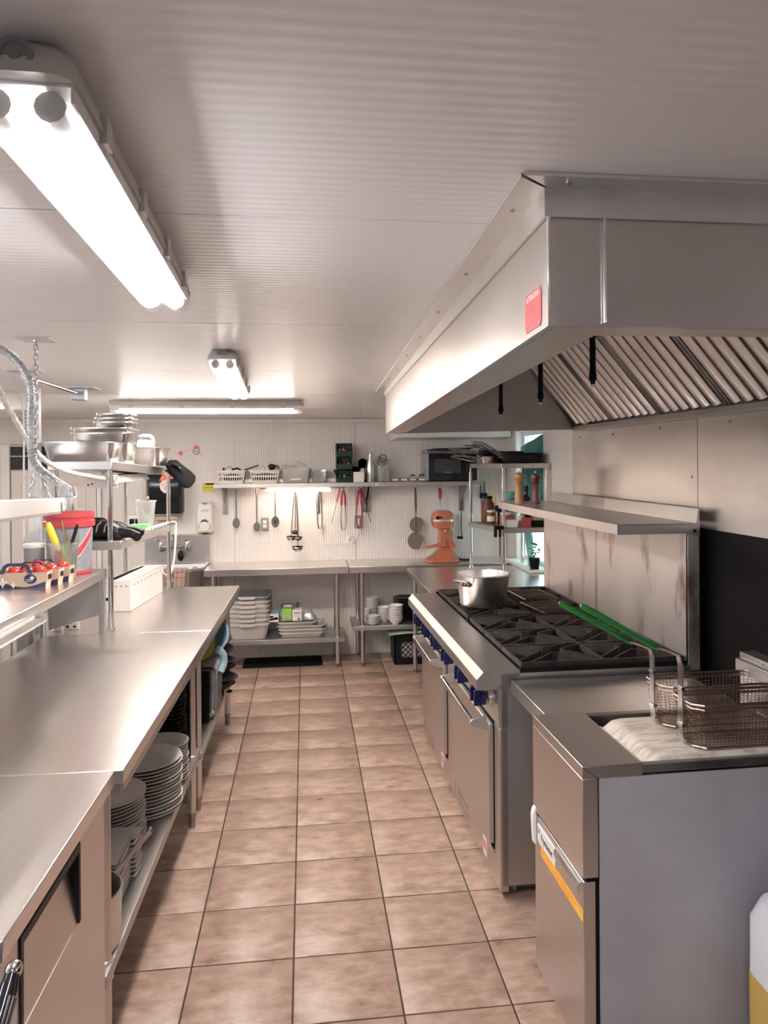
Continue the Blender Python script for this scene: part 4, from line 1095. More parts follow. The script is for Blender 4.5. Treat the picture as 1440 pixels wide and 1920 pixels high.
# ------------------------------------------------------------------- hanging lamp bar, chains, conduits
hb = T('hanging_heat_lamp', 'white heat lamp bar hung on chains above the serving shelf', 'heat lamp', (-.80, 2.3, 1.66))
def hx(a, b, wd, za, zb2, th):
    d_ = Vector((b[0] - a[0], b[1] - a[1])).normalized(); n = Vector((-d_.y, d_.x)) * wd
    return MB().hexa([(a[0], a[1], za), (b[0], b[1], zb2), (b[0] - n.x, b[1] - n.y, zb2), (a[0] - n.x, a[1] - n.y, za), (a[0], a[1], za + th), (b[0], b[1], zb2 + th), (b[0] - n.x, b[1] - n.y, zb2 + th), (a[0] - n.x, a[1] - n.y, za + th)])
P('bar_housing', hx((-.800, 2.70), (-.628, 1.35), .07, 1.640, 1.690, .046), WPLAST, hb, .003)
P('bar_reflector', hx((-.81, 2.69), (-.64, 1.36), .05, 1.634, 1.683, .006), ALU, hb)
P('cable_gland', MB().box(-.808, -.776, 2.705, 2.75, 1.640, 1.690), GALV, hb, .004)
P('gland_nut', MB().tube([(-.785, 2.725, 1.69), (-.79, 2.725, 1.72)], .016, 10), GALV, hb)
P('rating_print', MB().hexa([(-.7845, 2.66, 1.651), (-.7785, 2.625, 1.652), (-.7780, 2.625, 1.652), (-.7840, 2.66, 1.651), (-.7845, 2.66, 1.684), (-.7785, 2.625, 1.685), (-.7780, 2.625, 1.685), (-.7840, 2.66, 1.684)]), LGREY, hb)
def chain(mb, p, q, r=.0035, link=.022):
    p, q = Vector(p), Vector(q)
    n = max(2, int((q - p).length / (link * .72)))
    d_ = (q - p).normalized()
    u = d_.cross(Vector((0, 1, 0))).normalized(); v = d_.cross(u)
    for k in range(n):
        c_ = p.lerp(q, (k + .5) / n)
        s_ = u if k % 2 else v
        pts = [c_ + d_ * (link / 2) * math.sin(t_) + s_ * (link * .30) * math.cos(t_) for t_ in [2 * PI * i / 8 for i in range(8)]]
        mb.tube(pts, r * .55, 5, close=True)
    return mb
P('chain', chain(MB(), (-.851, 2.58, 2.196), (-.853, 2.58, 1.80)), GALV, hb, kind='stuff')
P('chain', chain(MB(), (-.853, 2.58, 1.80), (-.878, 2.60, 1.69)), GALV, hb, kind='stuff')
P('chain', chain(MB(), (-.853, 2.58, 1.80), (-.815, 2.60, 1.69)), GALV, hb, kind='stuff')
P('chain_loop', MB().tube([(-.885, 2.60, 1.692), (-.81, 2.60, 1.688)], .003, 6), GALV, hb)
P('ceiling_plate', MB().box(-.90, -.80, 2.54, 2.64, 2.196, 2.2), GALV, hb)
P('ceiling_hook', MB().lathe([(.008, 2.19), (.008, 2.196)], 8, (-.851, 2.58, 0)), GALV, hb)
def flex(name, label, pts, r, mat):
    path = spline(pts, 44)
    rr = [r * (1.0 if k % 4 < 2 else .80) for k in range(len(path))]
    return S(name, label, 'conduit', MB().tube(path, rr, 10), mat)
flex('flexible_conduit', 'grey ribbed conduit looping from the ceiling down to the heat lamp bar',
     [(-1.10, 2.56, 2.190), (-.967, 2.56, 2.168), (-.902, 2.56, 2.126), (-.862, 2.56, 2.045), (-.866, 2.57, 1.93), (-.862, 2.58, 1.815), (-.82, 2.62, 1.755), (-.79, 2.70, 1.715)], .0135, GALV)
flex('flexible_conduit', 'beige ribbed conduit swinging over to the overshelf heat strip',
     [(-1.30, 2.9, 2.196), (-1.16, 3.0, 2.13), (-1.10, 3.05, 2.0), (-1.04, 3.15, 1.845), (-1.05, 3.5, 1.775), (-1.045, 3.95, 1.735), (-1.02, 4.245, 1.715)], .0115, LGREY)
pl = T('service_pole', 'white metal service pole rising to the ceiling behind the bucket', 'pole', (-1.36, 4.2, 0))
P('pole_body', MB().box(-1.43, -1.375, 4.20, 4.245, 0, 2.199), WHITE, pl, .003)
P('pole_channel', MB().box(-1.3745, -1.362, 4.205, 4.24, 0, 1.76), GALV, pl)
P('cable', MB().tube(spline([(-1.452, 4.20, 1.0), (-1.45, 4.195, 1.6), (-1.45, 4.195, 2.10), (-1.50, 4.19, 2.17), (-1.75, 4.19, 2.19)], 6), .005, 6), WPLAST, pl)
P('cable_tie', MB().box(-1.458, -1.34, 4.192, 4.199, 1.40, 1.407).box(-1.458, -1.34, 4.192, 4.199, 1.74, 1.747), WPLAST, pl)
rb = T('ceiling_rod', 'steel rod and plate bracket fixed under the ceiling at left', 'bracket', (-1.17, 3.9, 2.15))
P('rod', MB().tube([(-1.185, 3.45, 2.176), (-1.18, 4.22, 2.168)], .010, 10), CHROME, rb)
P('end_box', MB().box(-1.215, -1.15, 4.22, 4.28, 2.135, 2.195), GALV, rb, .003)
P('mount_plate', MB().box(-1.24, -1.09, 4.16, 4.32, 2.195, 2.2).box(-1.25, -1.12, 3.40, 3.52, 2.195, 2.2), GALV, rb)
P('mount_stem', MB().box(-1.195, -1.175, 3.44, 3.46, 2.16, 2.196), GALV, rb)

# =================================================================== UNDER THE LEFT TABLES
PZ = .3505
def plate_prof(r, h=.024):
    return [(.002, 0), (r * .58, 0), (r * .62, .003), (r * .99, h - .004), (r, h - .002), (r, h), (r * .985, h), (r * .66, .008), (r * .58, .0055), (.002, .0055)]
def stack(n, cx, cy, r, dz, lab_top, lab, group, jit=.003, name='dinner_plate', mat=CHINA):
    me = mesh(name, MB().lathe(plate_prof(r), 40, (0, 0, 0)), mat, (0, 0, 0))
    for k in range(n):
        o = put(name, me)
        o.location = fpos('L', cx + random.uniform(-jit, jit), cy + random.uniform(-jit, jit), PZ + k * dz)
        props(o, lab_top if k == n - 1 else lab, 'plate', group)
stack(15, -.740, 3.315, .163, .0140, 'top plate of the tallest round stack under the table', 'large round plate below the top in the tallest stack', 'large round plates')
stack(13, -.715, 3.605, .118, .0130, 'top plate of the round stack hidden behind the tallest one', 'round plate in the stack behind the tallest one', 'rear round plates')
stack(16, -.805, 2.985, .150, .0128, 'top plate of the round stack nearer the fridge', 'round plate below the top in the stack nearer the fridge', 'near round plates', .006)
def sq_prof(cx, cy, z, a, b):
    return MB().loft([rrect(cx, cy, a * .55, b * .55, .006, z, 1), rrect(cx, cy, a * .60, b * .60, .006, z + .002, 1), rrect(cx, cy, a, b, .004, z + .022, 1), rrect(cx, cy, a, b, .004, z + .026, 1),
                      rrect(cx, cy, a * .97, b * .97, .004, z + .026, 1), rrect(cx, cy, a * .62, b * .62, .006, z + .007, 1)])
def sqstack(n, cx, cy, a, b, dz, rz, lab_top, lab, group):
    me = mesh('square_plate', sq_prof(0, 0, 0, a, b), CHINA, (0, 0, 0), ang=25)
    for k in range(n):
        o = put('square_plate', me)
        o.location = fpos('L', cx + random.uniform(-.003, .003), cy + random.uniform(-.003, .003), PZ + k * dz)
        o.rotation_euler = (0, 0, FRAMES['L'] + rz + random.uniform(-.01, .01))
        props(o, lab_top if k == n - 1 else lab, 'plate', group)
sqstack(13, -.765, 2.635, .235, .19, .0118, R(1), 'top square plate of the nearer stack with turned-up corners', 'square plate below the top in the nearer square stack', 'near square plates')
sqstack(9, -.745, 2.785, .225, .085, .0160, R(-2), 'top narrow plate of the stack behind the square plates', 'narrow plate in the stack behind the square plates', 'narrow plates')
# aluminium pot with long handle
ap = T('stock_pot', 'pale aluminium saucepan with a long handle on the near end of the under-shelf', 'pot', (-.715, 2.43, PZ), 'L')
c = (-.722, 2.395, PZ)
P('pot_body', MB().lathe([(.002, 0), (.112, 0), (.120, .010), (.124, .165), (.127, .167), (.127, .170), (.121, .170), (.117, .012), (.002, .006)], 40, c), ALU, ap)
P('long_handle', MB().bar((c[0] + .078, c[1] + .100, PZ + .158), (c[0] + .124, c[1] + .385, PZ + .150), .006, .020), STDK, ap, .002)
P('hang_loop', MB().tube(arc((c[0] + .126, c[1] + .397, PZ + .150), .012, 0, 330, 12, 'yz'), .003, 6), STD, ap)
P('rivet', MB().ell((c[0] + .055, c[1] + .104, PZ + .13), (.006, .006, .007), 8, 6), CHROME, ap)
P('rivet', MB().ell((c[0] - .03, c[1] + .118, PZ + .145), (.006, .006, .006), 8, 6), CHROME, ap)
# stack of dark baking trays
BT = mesh('baking_tray', tub(MB(), 0, 0, 0, .44, .21, .022, .94, .025, .006, .0015, 2, .003), NONSTICK, (0, 0, 0))
for k in range(19):
    o = put('baking_tray', BT)
    o.location = fpos('L', -.885 + random.uniform(-.006, .006), 3.855 + random.uniform(-.004, .004), PZ + k * .021)
    o.rotation_euler = (0, 0, FRAMES['L'] + random.uniform(-.012, .012))
    props(o, 'topmost dark baking tray of the flat pile' if k == 18 else 'dark baking tray in the flat pile under the table', 'tray', 'dark baking trays')
# sheet pans standing on edge in a row
SPM = mesh('sheet_pan', tub(MB(), 0, 0, 0, .40, .28, .022, .92, .03, .007, .0015, 3, .003), PANS, (0, 0, 0))
for k in range(10):
    o = put('sheet_pan', SPM)
    y = 4.60 + k * .027
    o.matrix_world = Matrix.Translation(fpos('L', -.80, y, .312 + .146)) @ Matrix.Rotation(FRAMES['L'], 4, 'Z') @ Matrix.Rotation(R(-12), 4, 'X') @ Matrix.Rotation(R(90), 4, 'X')
    props(o, 'front sheet pan of the row standing on edge' if k == 0 else 'sheet pan standing on edge in the row behind the leg', 'tray', 'upright sheet pans')
S('pan_divider', 'black panel standing in front of the upright sheet pans', 'panel', MB().box(-.98, -.628, 4.50, 4.512, .311, .602), BLACKM, 'L', bevel=.002)
# plastic colanders stacked above the sheet pans
def bowl(name, label, cat, cx, cy, z, r, h, mat, tilt=(0, 0), group=None, n=30):
    m = MB().lathe([(.002, 0), (r * .45, 0), (r * .75, h * .35), (r * .97, h * .95), (r * 1.05, h * .96), (r * 1.05, h), (r * .95, h), (r * .72, h * .37), (r * .43, .006), (.002, .006)], n, (0, 0, 0))
    o = put(name, mesh(name, m, mat, (0, 0, 0)))
    o.location = fpos('L', cx, cy, z); o.rotation_euler = (tilt[0], tilt[1], 0)
    return props(o, label, cat, group)
bowl('plastic_bowl', 'large grey-blue plastic bowl wedged above the sheet pans', 'bowl', -.690, 4.80, .735, .135, .075, GBLUE, (R(60), R(14)))
bowl('plastic_bowl', 'olive yellow plastic bowl in front of the blue one', 'bowl', -.715, 4.66, .710, .098, .05, OLIVE, (R(60), R(10)))
S('blue_handle', 'pale blue plastic handle beside the stacked bowls', 'handle', MB().tube(spline([(-.590, 4.62, .70), (-.566, 4.65, .66), (-.562, 4.66, .61), (-.580, 4.64, .56)], 5), .022, 10), LBLUE, 'L')
bowl('frying_pan', 'uppermost dark frying pan under the far table end', 'pan', -.70, 5.12, .545, .150, .05, NONSTICK, (R(4), R(6)), 'frying pans under the far table')
bowl('frying_pan', 'second dark frying pan, poking out toward the aisle', 'pan', -.672, 5.12, .475, .140, .045, NONSTICK, (R(-3), R(4)), 'frying pans under the far table')
bowl('frying_pan', 'third dark frying pan of the pile under the far table', 'pan', -.68, 5.12, .420, .135, .045, NONSTICK, (R(2), R(-4)), 'frying pans under the far table')
bowl('frying_pan', 'lowest dark frying pan of the pile under the far table', 'pan', -.675, 5.12, .366, .140, .045, NONSTICK, (0, R(5)), 'frying pans under the far table')
bowl('frying_pan', 'bottom pan resting on the far under-shelf', 'pan', -.69, 5.12, .311, .14, .05, NONSTICK, (0, 0), 'frying pans under the far table')
S('ladle_bowl', 'thin steel spoon head sticking out beneath the frying pans', 'spoon', MB().loft([[(-.57 + a * .028 * s_ + off, 4.93 + b * .045 * s_, zz) for a, b in ((1, 0), (.7, .7), (0, 1), (-.7, .7), (-1, 0), (-.7, -.7), (0, -1), (.7, -.7))] for s_, zz, off in ((.5, .345, -.02), (1, .355, 0), (1, .358, 0), (.5, .349, -.02))]).bar((-.60, 4.93, .348), (-.80, 4.93, .314), .02, .004), CHROME, 'L')

# =================================================================== BACK WALL
def back_table(label, x0, x1, shelf_z, legs):
    t = T('back_table', label, 'table', ((x0 + x1) / 2, 6.95, 0), group='tables along the back wall')
    P('top', MB().box(x0, x1, 6.70, 7.197, .825, .882), STTOP, t, .003)
    for x, y in legs:
        P('leg', MB().cyl((x, y, .03), (x, y, .824), .0195, n=16), ST, t)
        P('foot', MB().lathe([(.010, 0), (.014, .004), (.014, .02), (.0195, .03)], 12, (x, y, 0)), STDK, t)
        P('collar', MB().lathe([(.026, shelf_z - .048), (.026, shelf_z + .004), (.020, shelf_z + .006)], 14, (x, y, 0)), ALU, t)
    P('lower_shelf', MB().box(x0 + .03, x1 - .03, 6.735, 7.17, shelf_z - .04, shelf_z), STD, t, .003)
    return t
back_table('left steel table along the back wall with grey bus tubs below', -.865, .368, .262, ((-.79, 6.76), (.272, 6.76), (-.79, 7.13), (.272, 7.13)))
back_table('right steel table along the back wall under the orange mixer', .374, 1.90, .352, ((.492, 6.76), (.475, 7.13), (1.80, 6.76), (1.80, 7.13)))

ws = T('wall_shelf', 'long steel wall shelf crowded with kitchen gear', 'shelf', (.36, 7.05, 1.59))
P('shelf_board', MB().box(-.80, .585, 6.90, 7.197, 1.573, 1.612), ST, ws, .003)
P('shelf_board', MB().box(.588, 1.60, 6.90, 7.197, 1.573, 1.612), ST, ws, .003)
P('back_lip', MB().box(-.80, 1.60, 7.185, 7.197, 1.613, 1.645), ST, ws)
for x in (-.73, .12, .555, .585, 1.475):
    P('bracket', MB().prism([(7.197, 1.572), (6.95, 1.572), (6.95, 1.560), (7.172, 1.42), (7.172, 1.325), (7.197, 1.325)], 'yz', x - .005, x + .005).box(x - .022, x + .022, 7.188, 7.197, 1.325, 1.572), STDK, ws)
    for zz in (1.36, 1.43):
        P('bolt', MB().lathe([(.005, -.003), (.005, 0)], 8, (x - .013 if x != .555 else x, 7.188, zz), 'y'), WPLAST, ws)
P('price_tag', MB().box(.60, .655, 6.8975, 6.8995, 1.582, 1.602), CARDW, ws)
P('tag_logo', MB().lathe([(.007, -.001), (.007, 0)], 12, (.612, 6.8975, 1.592), 'y'), NAVY, ws)
ul = T('shelf_lamp', 'slim lit tube lamp under the wall shelf', 'lamp', (-.02, 7.0, 1.54))
P('lamp_body', MB().box(-.40, .36, 6.985, 7.02, 1.556, 1.572), STDK, ul)
P('lamp_tube', MB().box(-.345, .225, 6.955, 7.0, 1.534, 1.553), TUBES, ul, .004)
P('lamp_cord', MB().tube(spline([(.135, 7.02, 1.56), (.145, 7.17, 1.50), (.140, 7.188, 1.35), (.145, 7.188, 1.26), (.15, 7.188, 1.16), (.165, 7.188, 1.07), (.22, 7.188, 1.035), (.34, 7.188, 1.035), (.43, 7.188, 1.05), (.475, 7.188, 1.09), (.49, 7.18, 1.14)], 8), .0035, 6), WPLAST, ul)
P('cord_switch', MB().box(.138, .162, 7.178, 7.198, 1.165, 1.215), WPLAST, ul, .004)
P('cord_coil', MB().tube(arc((.425, 7.186, 1.075), .036, 0, 350, 20, 'xz'), .005, 6).tube(arc((.420, 7.178, 1.07), .030, 20, 370, 20, 'xz'), .005, 6), WPLAST, ul)

# wall outlets with cover plates
for (x, z, lab) in ((-.372, 1.23, 'grey wall outlet between the hanging spoons'), (.487, 1.235, 'grey wall outlet with a white plug beside the red tongs')):
    t = T('wall_outlet', lab, 'outlet', (x, 7.19, z), group='wall outlets')
    P('box', MB().box(x - .036, x + .036, 7.170, 7.199, z - .058, z + .058), GPLAST, t, .004)
    P('receptacle', MB().box(x - .017, x + .017, 7.166, 7.1699, z + .004, z + .034).box(x - .017, x + .017, 7.166, 7.1699, z - .034, z - .004), WPLAST, t, .003)
    P('blank_plate', MB().box(x - .038, x + .038, 7.194, 7.1995, z - .18, z - .062), WALLP, t, .002)
    for zz in (.052, -.052):
        P('screw', MB().lathe([(.003, -.002), (.003, 0)], 8, (x, 7.1695, z + zz), 'y'), CHROME, t)
    if x > 0:
        P('plug', MB().box(x - .013, x + .013, 7.135, 7.1655, z - .030, z + .028), WPLAST, t, .005)

# ------------------------------------------------------------------- hanging utensils
def hook(t, x, z=1.572):
    P('hook', MB().tube([(x, 7.055, z), (x, 7.055, z - .020), (x, 7.07, z - .026)], .003, 6), STDK, t)
def spoon(label, x, z_end, bowl_r, slotted=False, y=7.065, tilt=0.0):
    t = T('serving_spoon', label, 'spoon', (x, y, z_end), group='spoons hanging under the wall shelf')
    hook(t, x)
    zb = z_end + bowl_r[1]
    P('handle', MB().tube([(x, y, 1.552), (x, y, 1.50), (x, y + .006, zb + bowl_r[1] * .8)], [.010, .008, .006], 8), STDK, t)
    b = MB().loft([[(x + bowl_r[0] * s_ * math.cos(a), y - .004 - d_, zb + bowl_r[1] * s_ * math.sin(a)) for a in [2 * PI * k / 16 for k in range(16)]] for s_, d_ in ((1, 0), (.98, -.004), (.7, -.018), (.3, -.024))])
    bo = P('bowl', b, SPOON, t)
    if slotted:
        P('slot', MB().box(x - .012, x - .008, y - .008, y - .003, zb - .02, zb + .02).box(x - .002, x + .002, y - .008, y - .003, zb - .02, zb + .02).box(x + .008, x + .012, y - .008, y - .003, zb - .02, zb + .02), BLACKM, bo)
    return t
spoon('leftmost steel spoon hanging under the wall shelf', -.620, 1.205, (.033, .047))
spoon('second steel spoon hanging beside the outlet', -.438, 1.170, (.031, .044))
spoon('slotted steel spoon hanging below the lit shelf lamp', -.272, 1.205, (.036, .052), True)
# bundle of ladles
for k, (dx, dz, rr, lab) in enumerate(((-.010, 1.17, .036, 'upper small ladle of the hanging ladle bundle'), (-.045, 1.125, .046, 'left dark ladle of the hanging ladle bundle'), (.018, 1.12, .040, 'right dark ladle of the hanging ladle bundle'), (.012, 1.035, .052, 'lowest large ladle of the hanging ladle bundle'))):
    x = -.085 + dx
    t = T('ladle', lab, 'ladle', (x, 7.02, dz), group='ladle bundle')
    y = 7.11 - k * .016
    P('handle', MB().tube([(-.085 + dx * .3, y + .01, 1.55), (x, y + .012, dz + .04), (x, y + .008, dz)], .006, 8), STDK, t)
    P('cup', MB().lathe([(rr, 0), (rr * .93, -rr * .45), (rr * .6, -rr * .8), (.002, -rr * .9), (.002, -rr * .85), (rr * .57, -rr * .75), (rr * .88, -rr * .42), (rr * .95, 0)], 20, (x, y - rr * .8, dz)), SPOON, t)
def tongs(label, x, z_end, spread, mat, grip):
    t = T('tongs', label, 'tongs', (x, 7.065, z_end), group='tongs hanging under the wall shelf')
    hook(t, x)
    for s_ in (-1, 1):
        a = P('arm', MB().tube(spline([(x, 7.065, 1.55), (x + s_ * .012, 7.065, 1.50), (x + s_ * spread, 7.065 + s_ * .004, z_end + .14), (x + s_ * spread * .9, 7.065, z_end + .05), (x + s_ * spread * .45, 7.065, z_end)], 5), .0075, 6), mat, t)
        if grip:
            P('arm_grip', MB().tube([(x + s_ * .006, 7.065, 1.535), (x + s_ * .016, 7.065, 1.48), (x + s_ * spread * .8, 7.065, 1.40)], [.008, .0115, .010], 8), grip, a)
    P('pivot', MB().lathe([(.010, -.012), (.010, .012)], 10, (x, 7.065, 1.545), 'y'), SPOON, t)
    return t
tongs('plain steel tongs hanging right of the ladles', .130, 1.185, .020, SPOON, None)
tongs('red-handled tongs hanging closed next to the outlet', .345, 1.17, .022, STDK, REDH)
tongs('red-handled tongs hanging wide, farther right', .492, 1.19, .026, REDH, REDH)
for x0_, x1_, lab in ((.315, .236, 'spare red and steel tong arm splayed to the left'), (.51, .60, 'spare red tong arm splayed to the right')):
    t = T('skewer_tong', lab, 'tongs', (x1_, 7.09, 1.22), group='splayed tong arms')
    P('arm', MB().tube(spline([(x0_, 7.09, 1.555), (x0_ + (x1_ - x0_) * .35, 7.09, 1.44), (x1_, 7.09, 1.235)], 6), .0055, 6), STDK, t)
    P('arm_grip', MB().tube([(x0_, 7.089, 1.55), (x0_ + (x1_ - x0_) * .38, 7.089, 1.43)], .0085, 8), REDH, t)
# sieve with two round frames
def ringmesh(t, x, z, r, mat, nm):
    P('hoop', MB().tube(arc((x, 7.11, z), r, 0, 350, 28, 'xz'), .0045, 6, close=False), STDK, t)
    P('gauze', MB().lathe([(r, 0), (r * .8, .018), (r * .4, .030), (.002, .034), (.002, .032), (r * .4, .028), (r * .8, .016), (r * .99, -.001)], 24, (x, 7.11, z), 'y'), mat, t)
sv = T('sieve', 'long-handled sieve with two round mesh frames, hanging by the mixer', 'sieve', (1.02, 7.04, .98))
hook(sv, 1.02)
P('handle', MB().tube([(1.02, 7.105, 1.55), (1.022, 7.105, 1.46), (1.023, 7.105, 1.385), (1.024, 7.105, 1.29), (1.025, 7.105, 1.13)], [.008, .011, .010, .004, .003], 8), BROWN, sv)
GAUZE = lensmat('gauze', .70, (.70, .66, .62), .4, .7)
GAUZ2 = lensmat('gauze_fine', .35, (.48, .42, .38), .4, .8)
ringmesh(sv, 1.032, 1.205, .067, GAUZE, 'upper')
ringmesh(sv, 1.022, 1.055, .076, GAUZ2, 'lower')
sh = T('ice_cream_scoop', 'red-handled steel scoop hanging over the mixer', 'scoop', (1.25, 7.105, 1.28))
hook(sh, 1.25)
P('grip', MB().tube([(1.25, 7.105, 1.548), (1.253, 7.105, 1.52), (1.256, 7.105, 1.46), (1.253, 7.105, 1.44)], [.010, .0175, .017, .010], 10), RED, sh)
P('shaft', MB().tube([(1.252, 7.105, 1.44), (1.255, 7.105, 1.33)], .009, 8), CHROME, sh)
P('bowl', MB().ell((1.256, 7.105, 1.315), (.042, .020, .030), 14, 8), CHROME, sh)

# ------------------------------------------------------------------- on the wall shelf
ZS = 1.6125
def basket(label, x0, x1, y):
    t = T('plastic_basket', label, 'basket', ((x0 + x1) / 2, y, ZS), group='slotted white baskets')
    lx = x1 - x0; cx = (x0 + x1) / 2; h = .118
    ly = .20
    tp = .86
    # rim and floor, slotted front built from bars
    P('rim', MB().loft([rrect(cx, y, lx, ly, .02, ZS + h - .014, 3), rrect(cx, y, lx + .02, ly + .02, .025, ZS + h - .010, 3), rrect(cx, y, lx + .02, ly + .02, .025, ZS + h, 3), rrect(cx, y, lx - .006, ly - .006, .02, ZS + h, 3), rrect(cx, y, lx - .006, ly - .006, .02, ZS + h - .014, 3), rrect(cx, y, lx, ly, .02, ZS + h - .014, 3)], False, False), BASKW, t)
    P('floor', MB().loft([rrect(cx, y, lx * tp, ly * tp, .015, ZS, 3), rrect(cx, y, lx * tp + .004, ly * tp + .004, .015, ZS + .022, 3)]), BASKW, t)
    def w(u, z, front):      # point on the sloping wall
        k = tp + (1 - tp) * (z - ZS) / h
        return (cx + u * lx / 2 * k, y + front * ly / 2 * k, z)
    for front in (-1, 1):
        m = MB()
        n = 11
        for k in range(n + 1):
            u = -.94 + 1.88 * k / n
            m.bar(w(u, ZS + .018, front), w(u, ZS + h - .010, front), lx * .030, .004)
        m.bar(w(-.97, ZS + .062, front), w(.97, ZS + .062, front), .004, .014)
        m.bar(w(-.97, ZS + .100, front), w(.97, ZS + .100, front), .004, .016)
        m.bar(w(-.97, ZS + .020, front), w(.97, ZS + .020, front), .004, .012)
        P('slotted_wall', m, BASKW, t)
    for s_ in (-1, 1):
        a = [(cx + s_ * lx / 2 * tp, y - ly / 2 * tp, ZS + .01), (cx + s_ * lx / 2 * tp, y + ly / 2 * tp, ZS + .01), (cx + s_ * (lx / 2 * tp - .004), y + ly / 2 * tp, ZS + .01), (cx + s_ * (lx / 2 * tp - .004), y - ly / 2 * tp, ZS + .01),
             (cx + s_ * lx / 2, y - ly / 2, ZS + h - .01), (cx + s_ * lx / 2, y + ly / 2, ZS + h - .01), (cx + s_ * (lx / 2 - .004), y + ly / 2, ZS + h - .01), (cx + s_ * (lx / 2 - .004), y - ly / 2, ZS + h - .01)]
        P('end_wall', MB().hexa(a), BASKW, t)
    return t
basket('left slotted white basket on the wall shelf', -.772, -.528, 7.02)
basket('right slotted white basket on the wall shelf', -.488, -.228, 7.02)
def lump(label, x, y, z, parts, name='kitchen_tool'):
    t = T(name, label, 'utensil', (x, y, z), group='tools in the shelf baskets')
    for nm, m, mat in parts: P(nm, m, mat, t)
    return t
lump('black peeler and wires lying in the left white basket', -.65, 7.02, 1.66, [('body', MB().tube([(-.73, 7.0, 1.70), (-.72, 7.0, 1.745), (-.715, 7.0, 1.75)], .010, 8), BLACK), ('wire', MB().tube(arc((-.67, 7.0, 1.725), .035, 10, 170, 10), .003, 5), CHROME),
      ('blade', MB().tube([(-.65, 6.99, 1.735), (-.60, 6.99, 1.748), (-.57, 6.99, 1.73)], .008, 8), BLACKG), ('filling', MB().ell((-.65, 7.02, 1.665), (.09, .07, .035), 14, 8), BLACKM)])
lump('long brown stick resting across the two white baskets', -.42, 7.03, 1.70, [('stick', MB().bar((-.545, 7.03, 1.73), (-.415, 7.03, 1.772), .012, .016), BROWN)], 'rolling_stick')
lump('pile of black and white tools in the right white basket', -.33, 7.02, 1.66, [('filling', MB().ell((-.355, 7.02, 1.668), (.10, .07, .035), 14, 8), BLACKM), ('black_roll', MB().ell((-.30, 7.02, 1.755), (.036, .03, .03), 12, 8), BLACKG), ('black_ring', MB().tube(arc((-.262, 7.0, 1.742), .028, 0, 350, 16), .007, 6), BLACK),
      ('white_bead', MB().ell((-.375, 6.99, 1.738), (.017, .017, .015), 10, 6), WPLAST), ('white_bead', MB().ell((-.335, 6.98, 1.741), (.017, .017, .016), 10, 6), WPLAST), ('clip', MB().tube([(-.26, 7.0, 1.765), (-.235, 7.0, 1.735)], .009, 8), GALV)])
# clear boxes
cl = T('clear_bin', 'large clear bin holding wire loops on the wall shelf', 'container', (-.08, 7.03, ZS))
P('bin', tub(MB(), -.085, 7.03, ZS, .245, .21, .13, .92, .02, .008, .003), MILKY, cl)
P('handle_panel', MB().box(-.13, -.04, 6.928, 6.930, ZS + .025, ZS + .040), WPLAST, cl)
wl = T('wire_basket', 'bent wire handles sticking up out of the large clear bin', 'wire rack', (-.08, 7.03, ZS + .01))
for pts in ([(-.185, 7.0, 1.70), (-.18, 7.0, 1.755), (-.16, 7.0, 1.765), (-.09, 7.0, 1.765), (-.075, 7.0, 1.75), (-.07, 7.0, 1.69)], [(-.10, 7.05, 1.70), (-.10, 7.05, 1.77), (-.075, 7.05, 1.80), (.0, 7.05, 1.782), (.018, 7.05, 1.765), (.02, 7.05, 1.70)], [(-.20, 7.06, 1.70), (-.205, 7.06, 1.765), (-.16, 7.06, 1.77)]):
    P('wire_loop', MB().tube(pts, .0035, 6), STD, wl)
P('wire_base', MB().tube([(-.18, 6.96, ZS + .02), (.01, 6.96, ZS + .02), (.01, 7.10, ZS + .02), (-.18, 7.10, ZS + .02)], .003, 6, close=True).tube([(-.18, 7.0, ZS + .02), (-.185, 7.0, 1.70)], .003, 6).tube([(.01, 7.05, ZS + .02), (.02, 7.05, 1.70)], .003, 6), STD, wl)
c2 = T('clear_box', 'small empty clear box beside the green drawer tower', 'container', (.13, 7.03, ZS))
P('box', tub(MB(), .130, 7.03, ZS, .145, .16, .118, .86, .018, .008, .0025), CLEAR, c2)
P('fill_line', MB().loft([rrect(.130, 7.03, .1405, .1555, .018, ZS + .092, 3), rrect(.130, 7.03, .1415, .1565, .018, ZS + .096, 3)], False, False), GPLAST, c2)
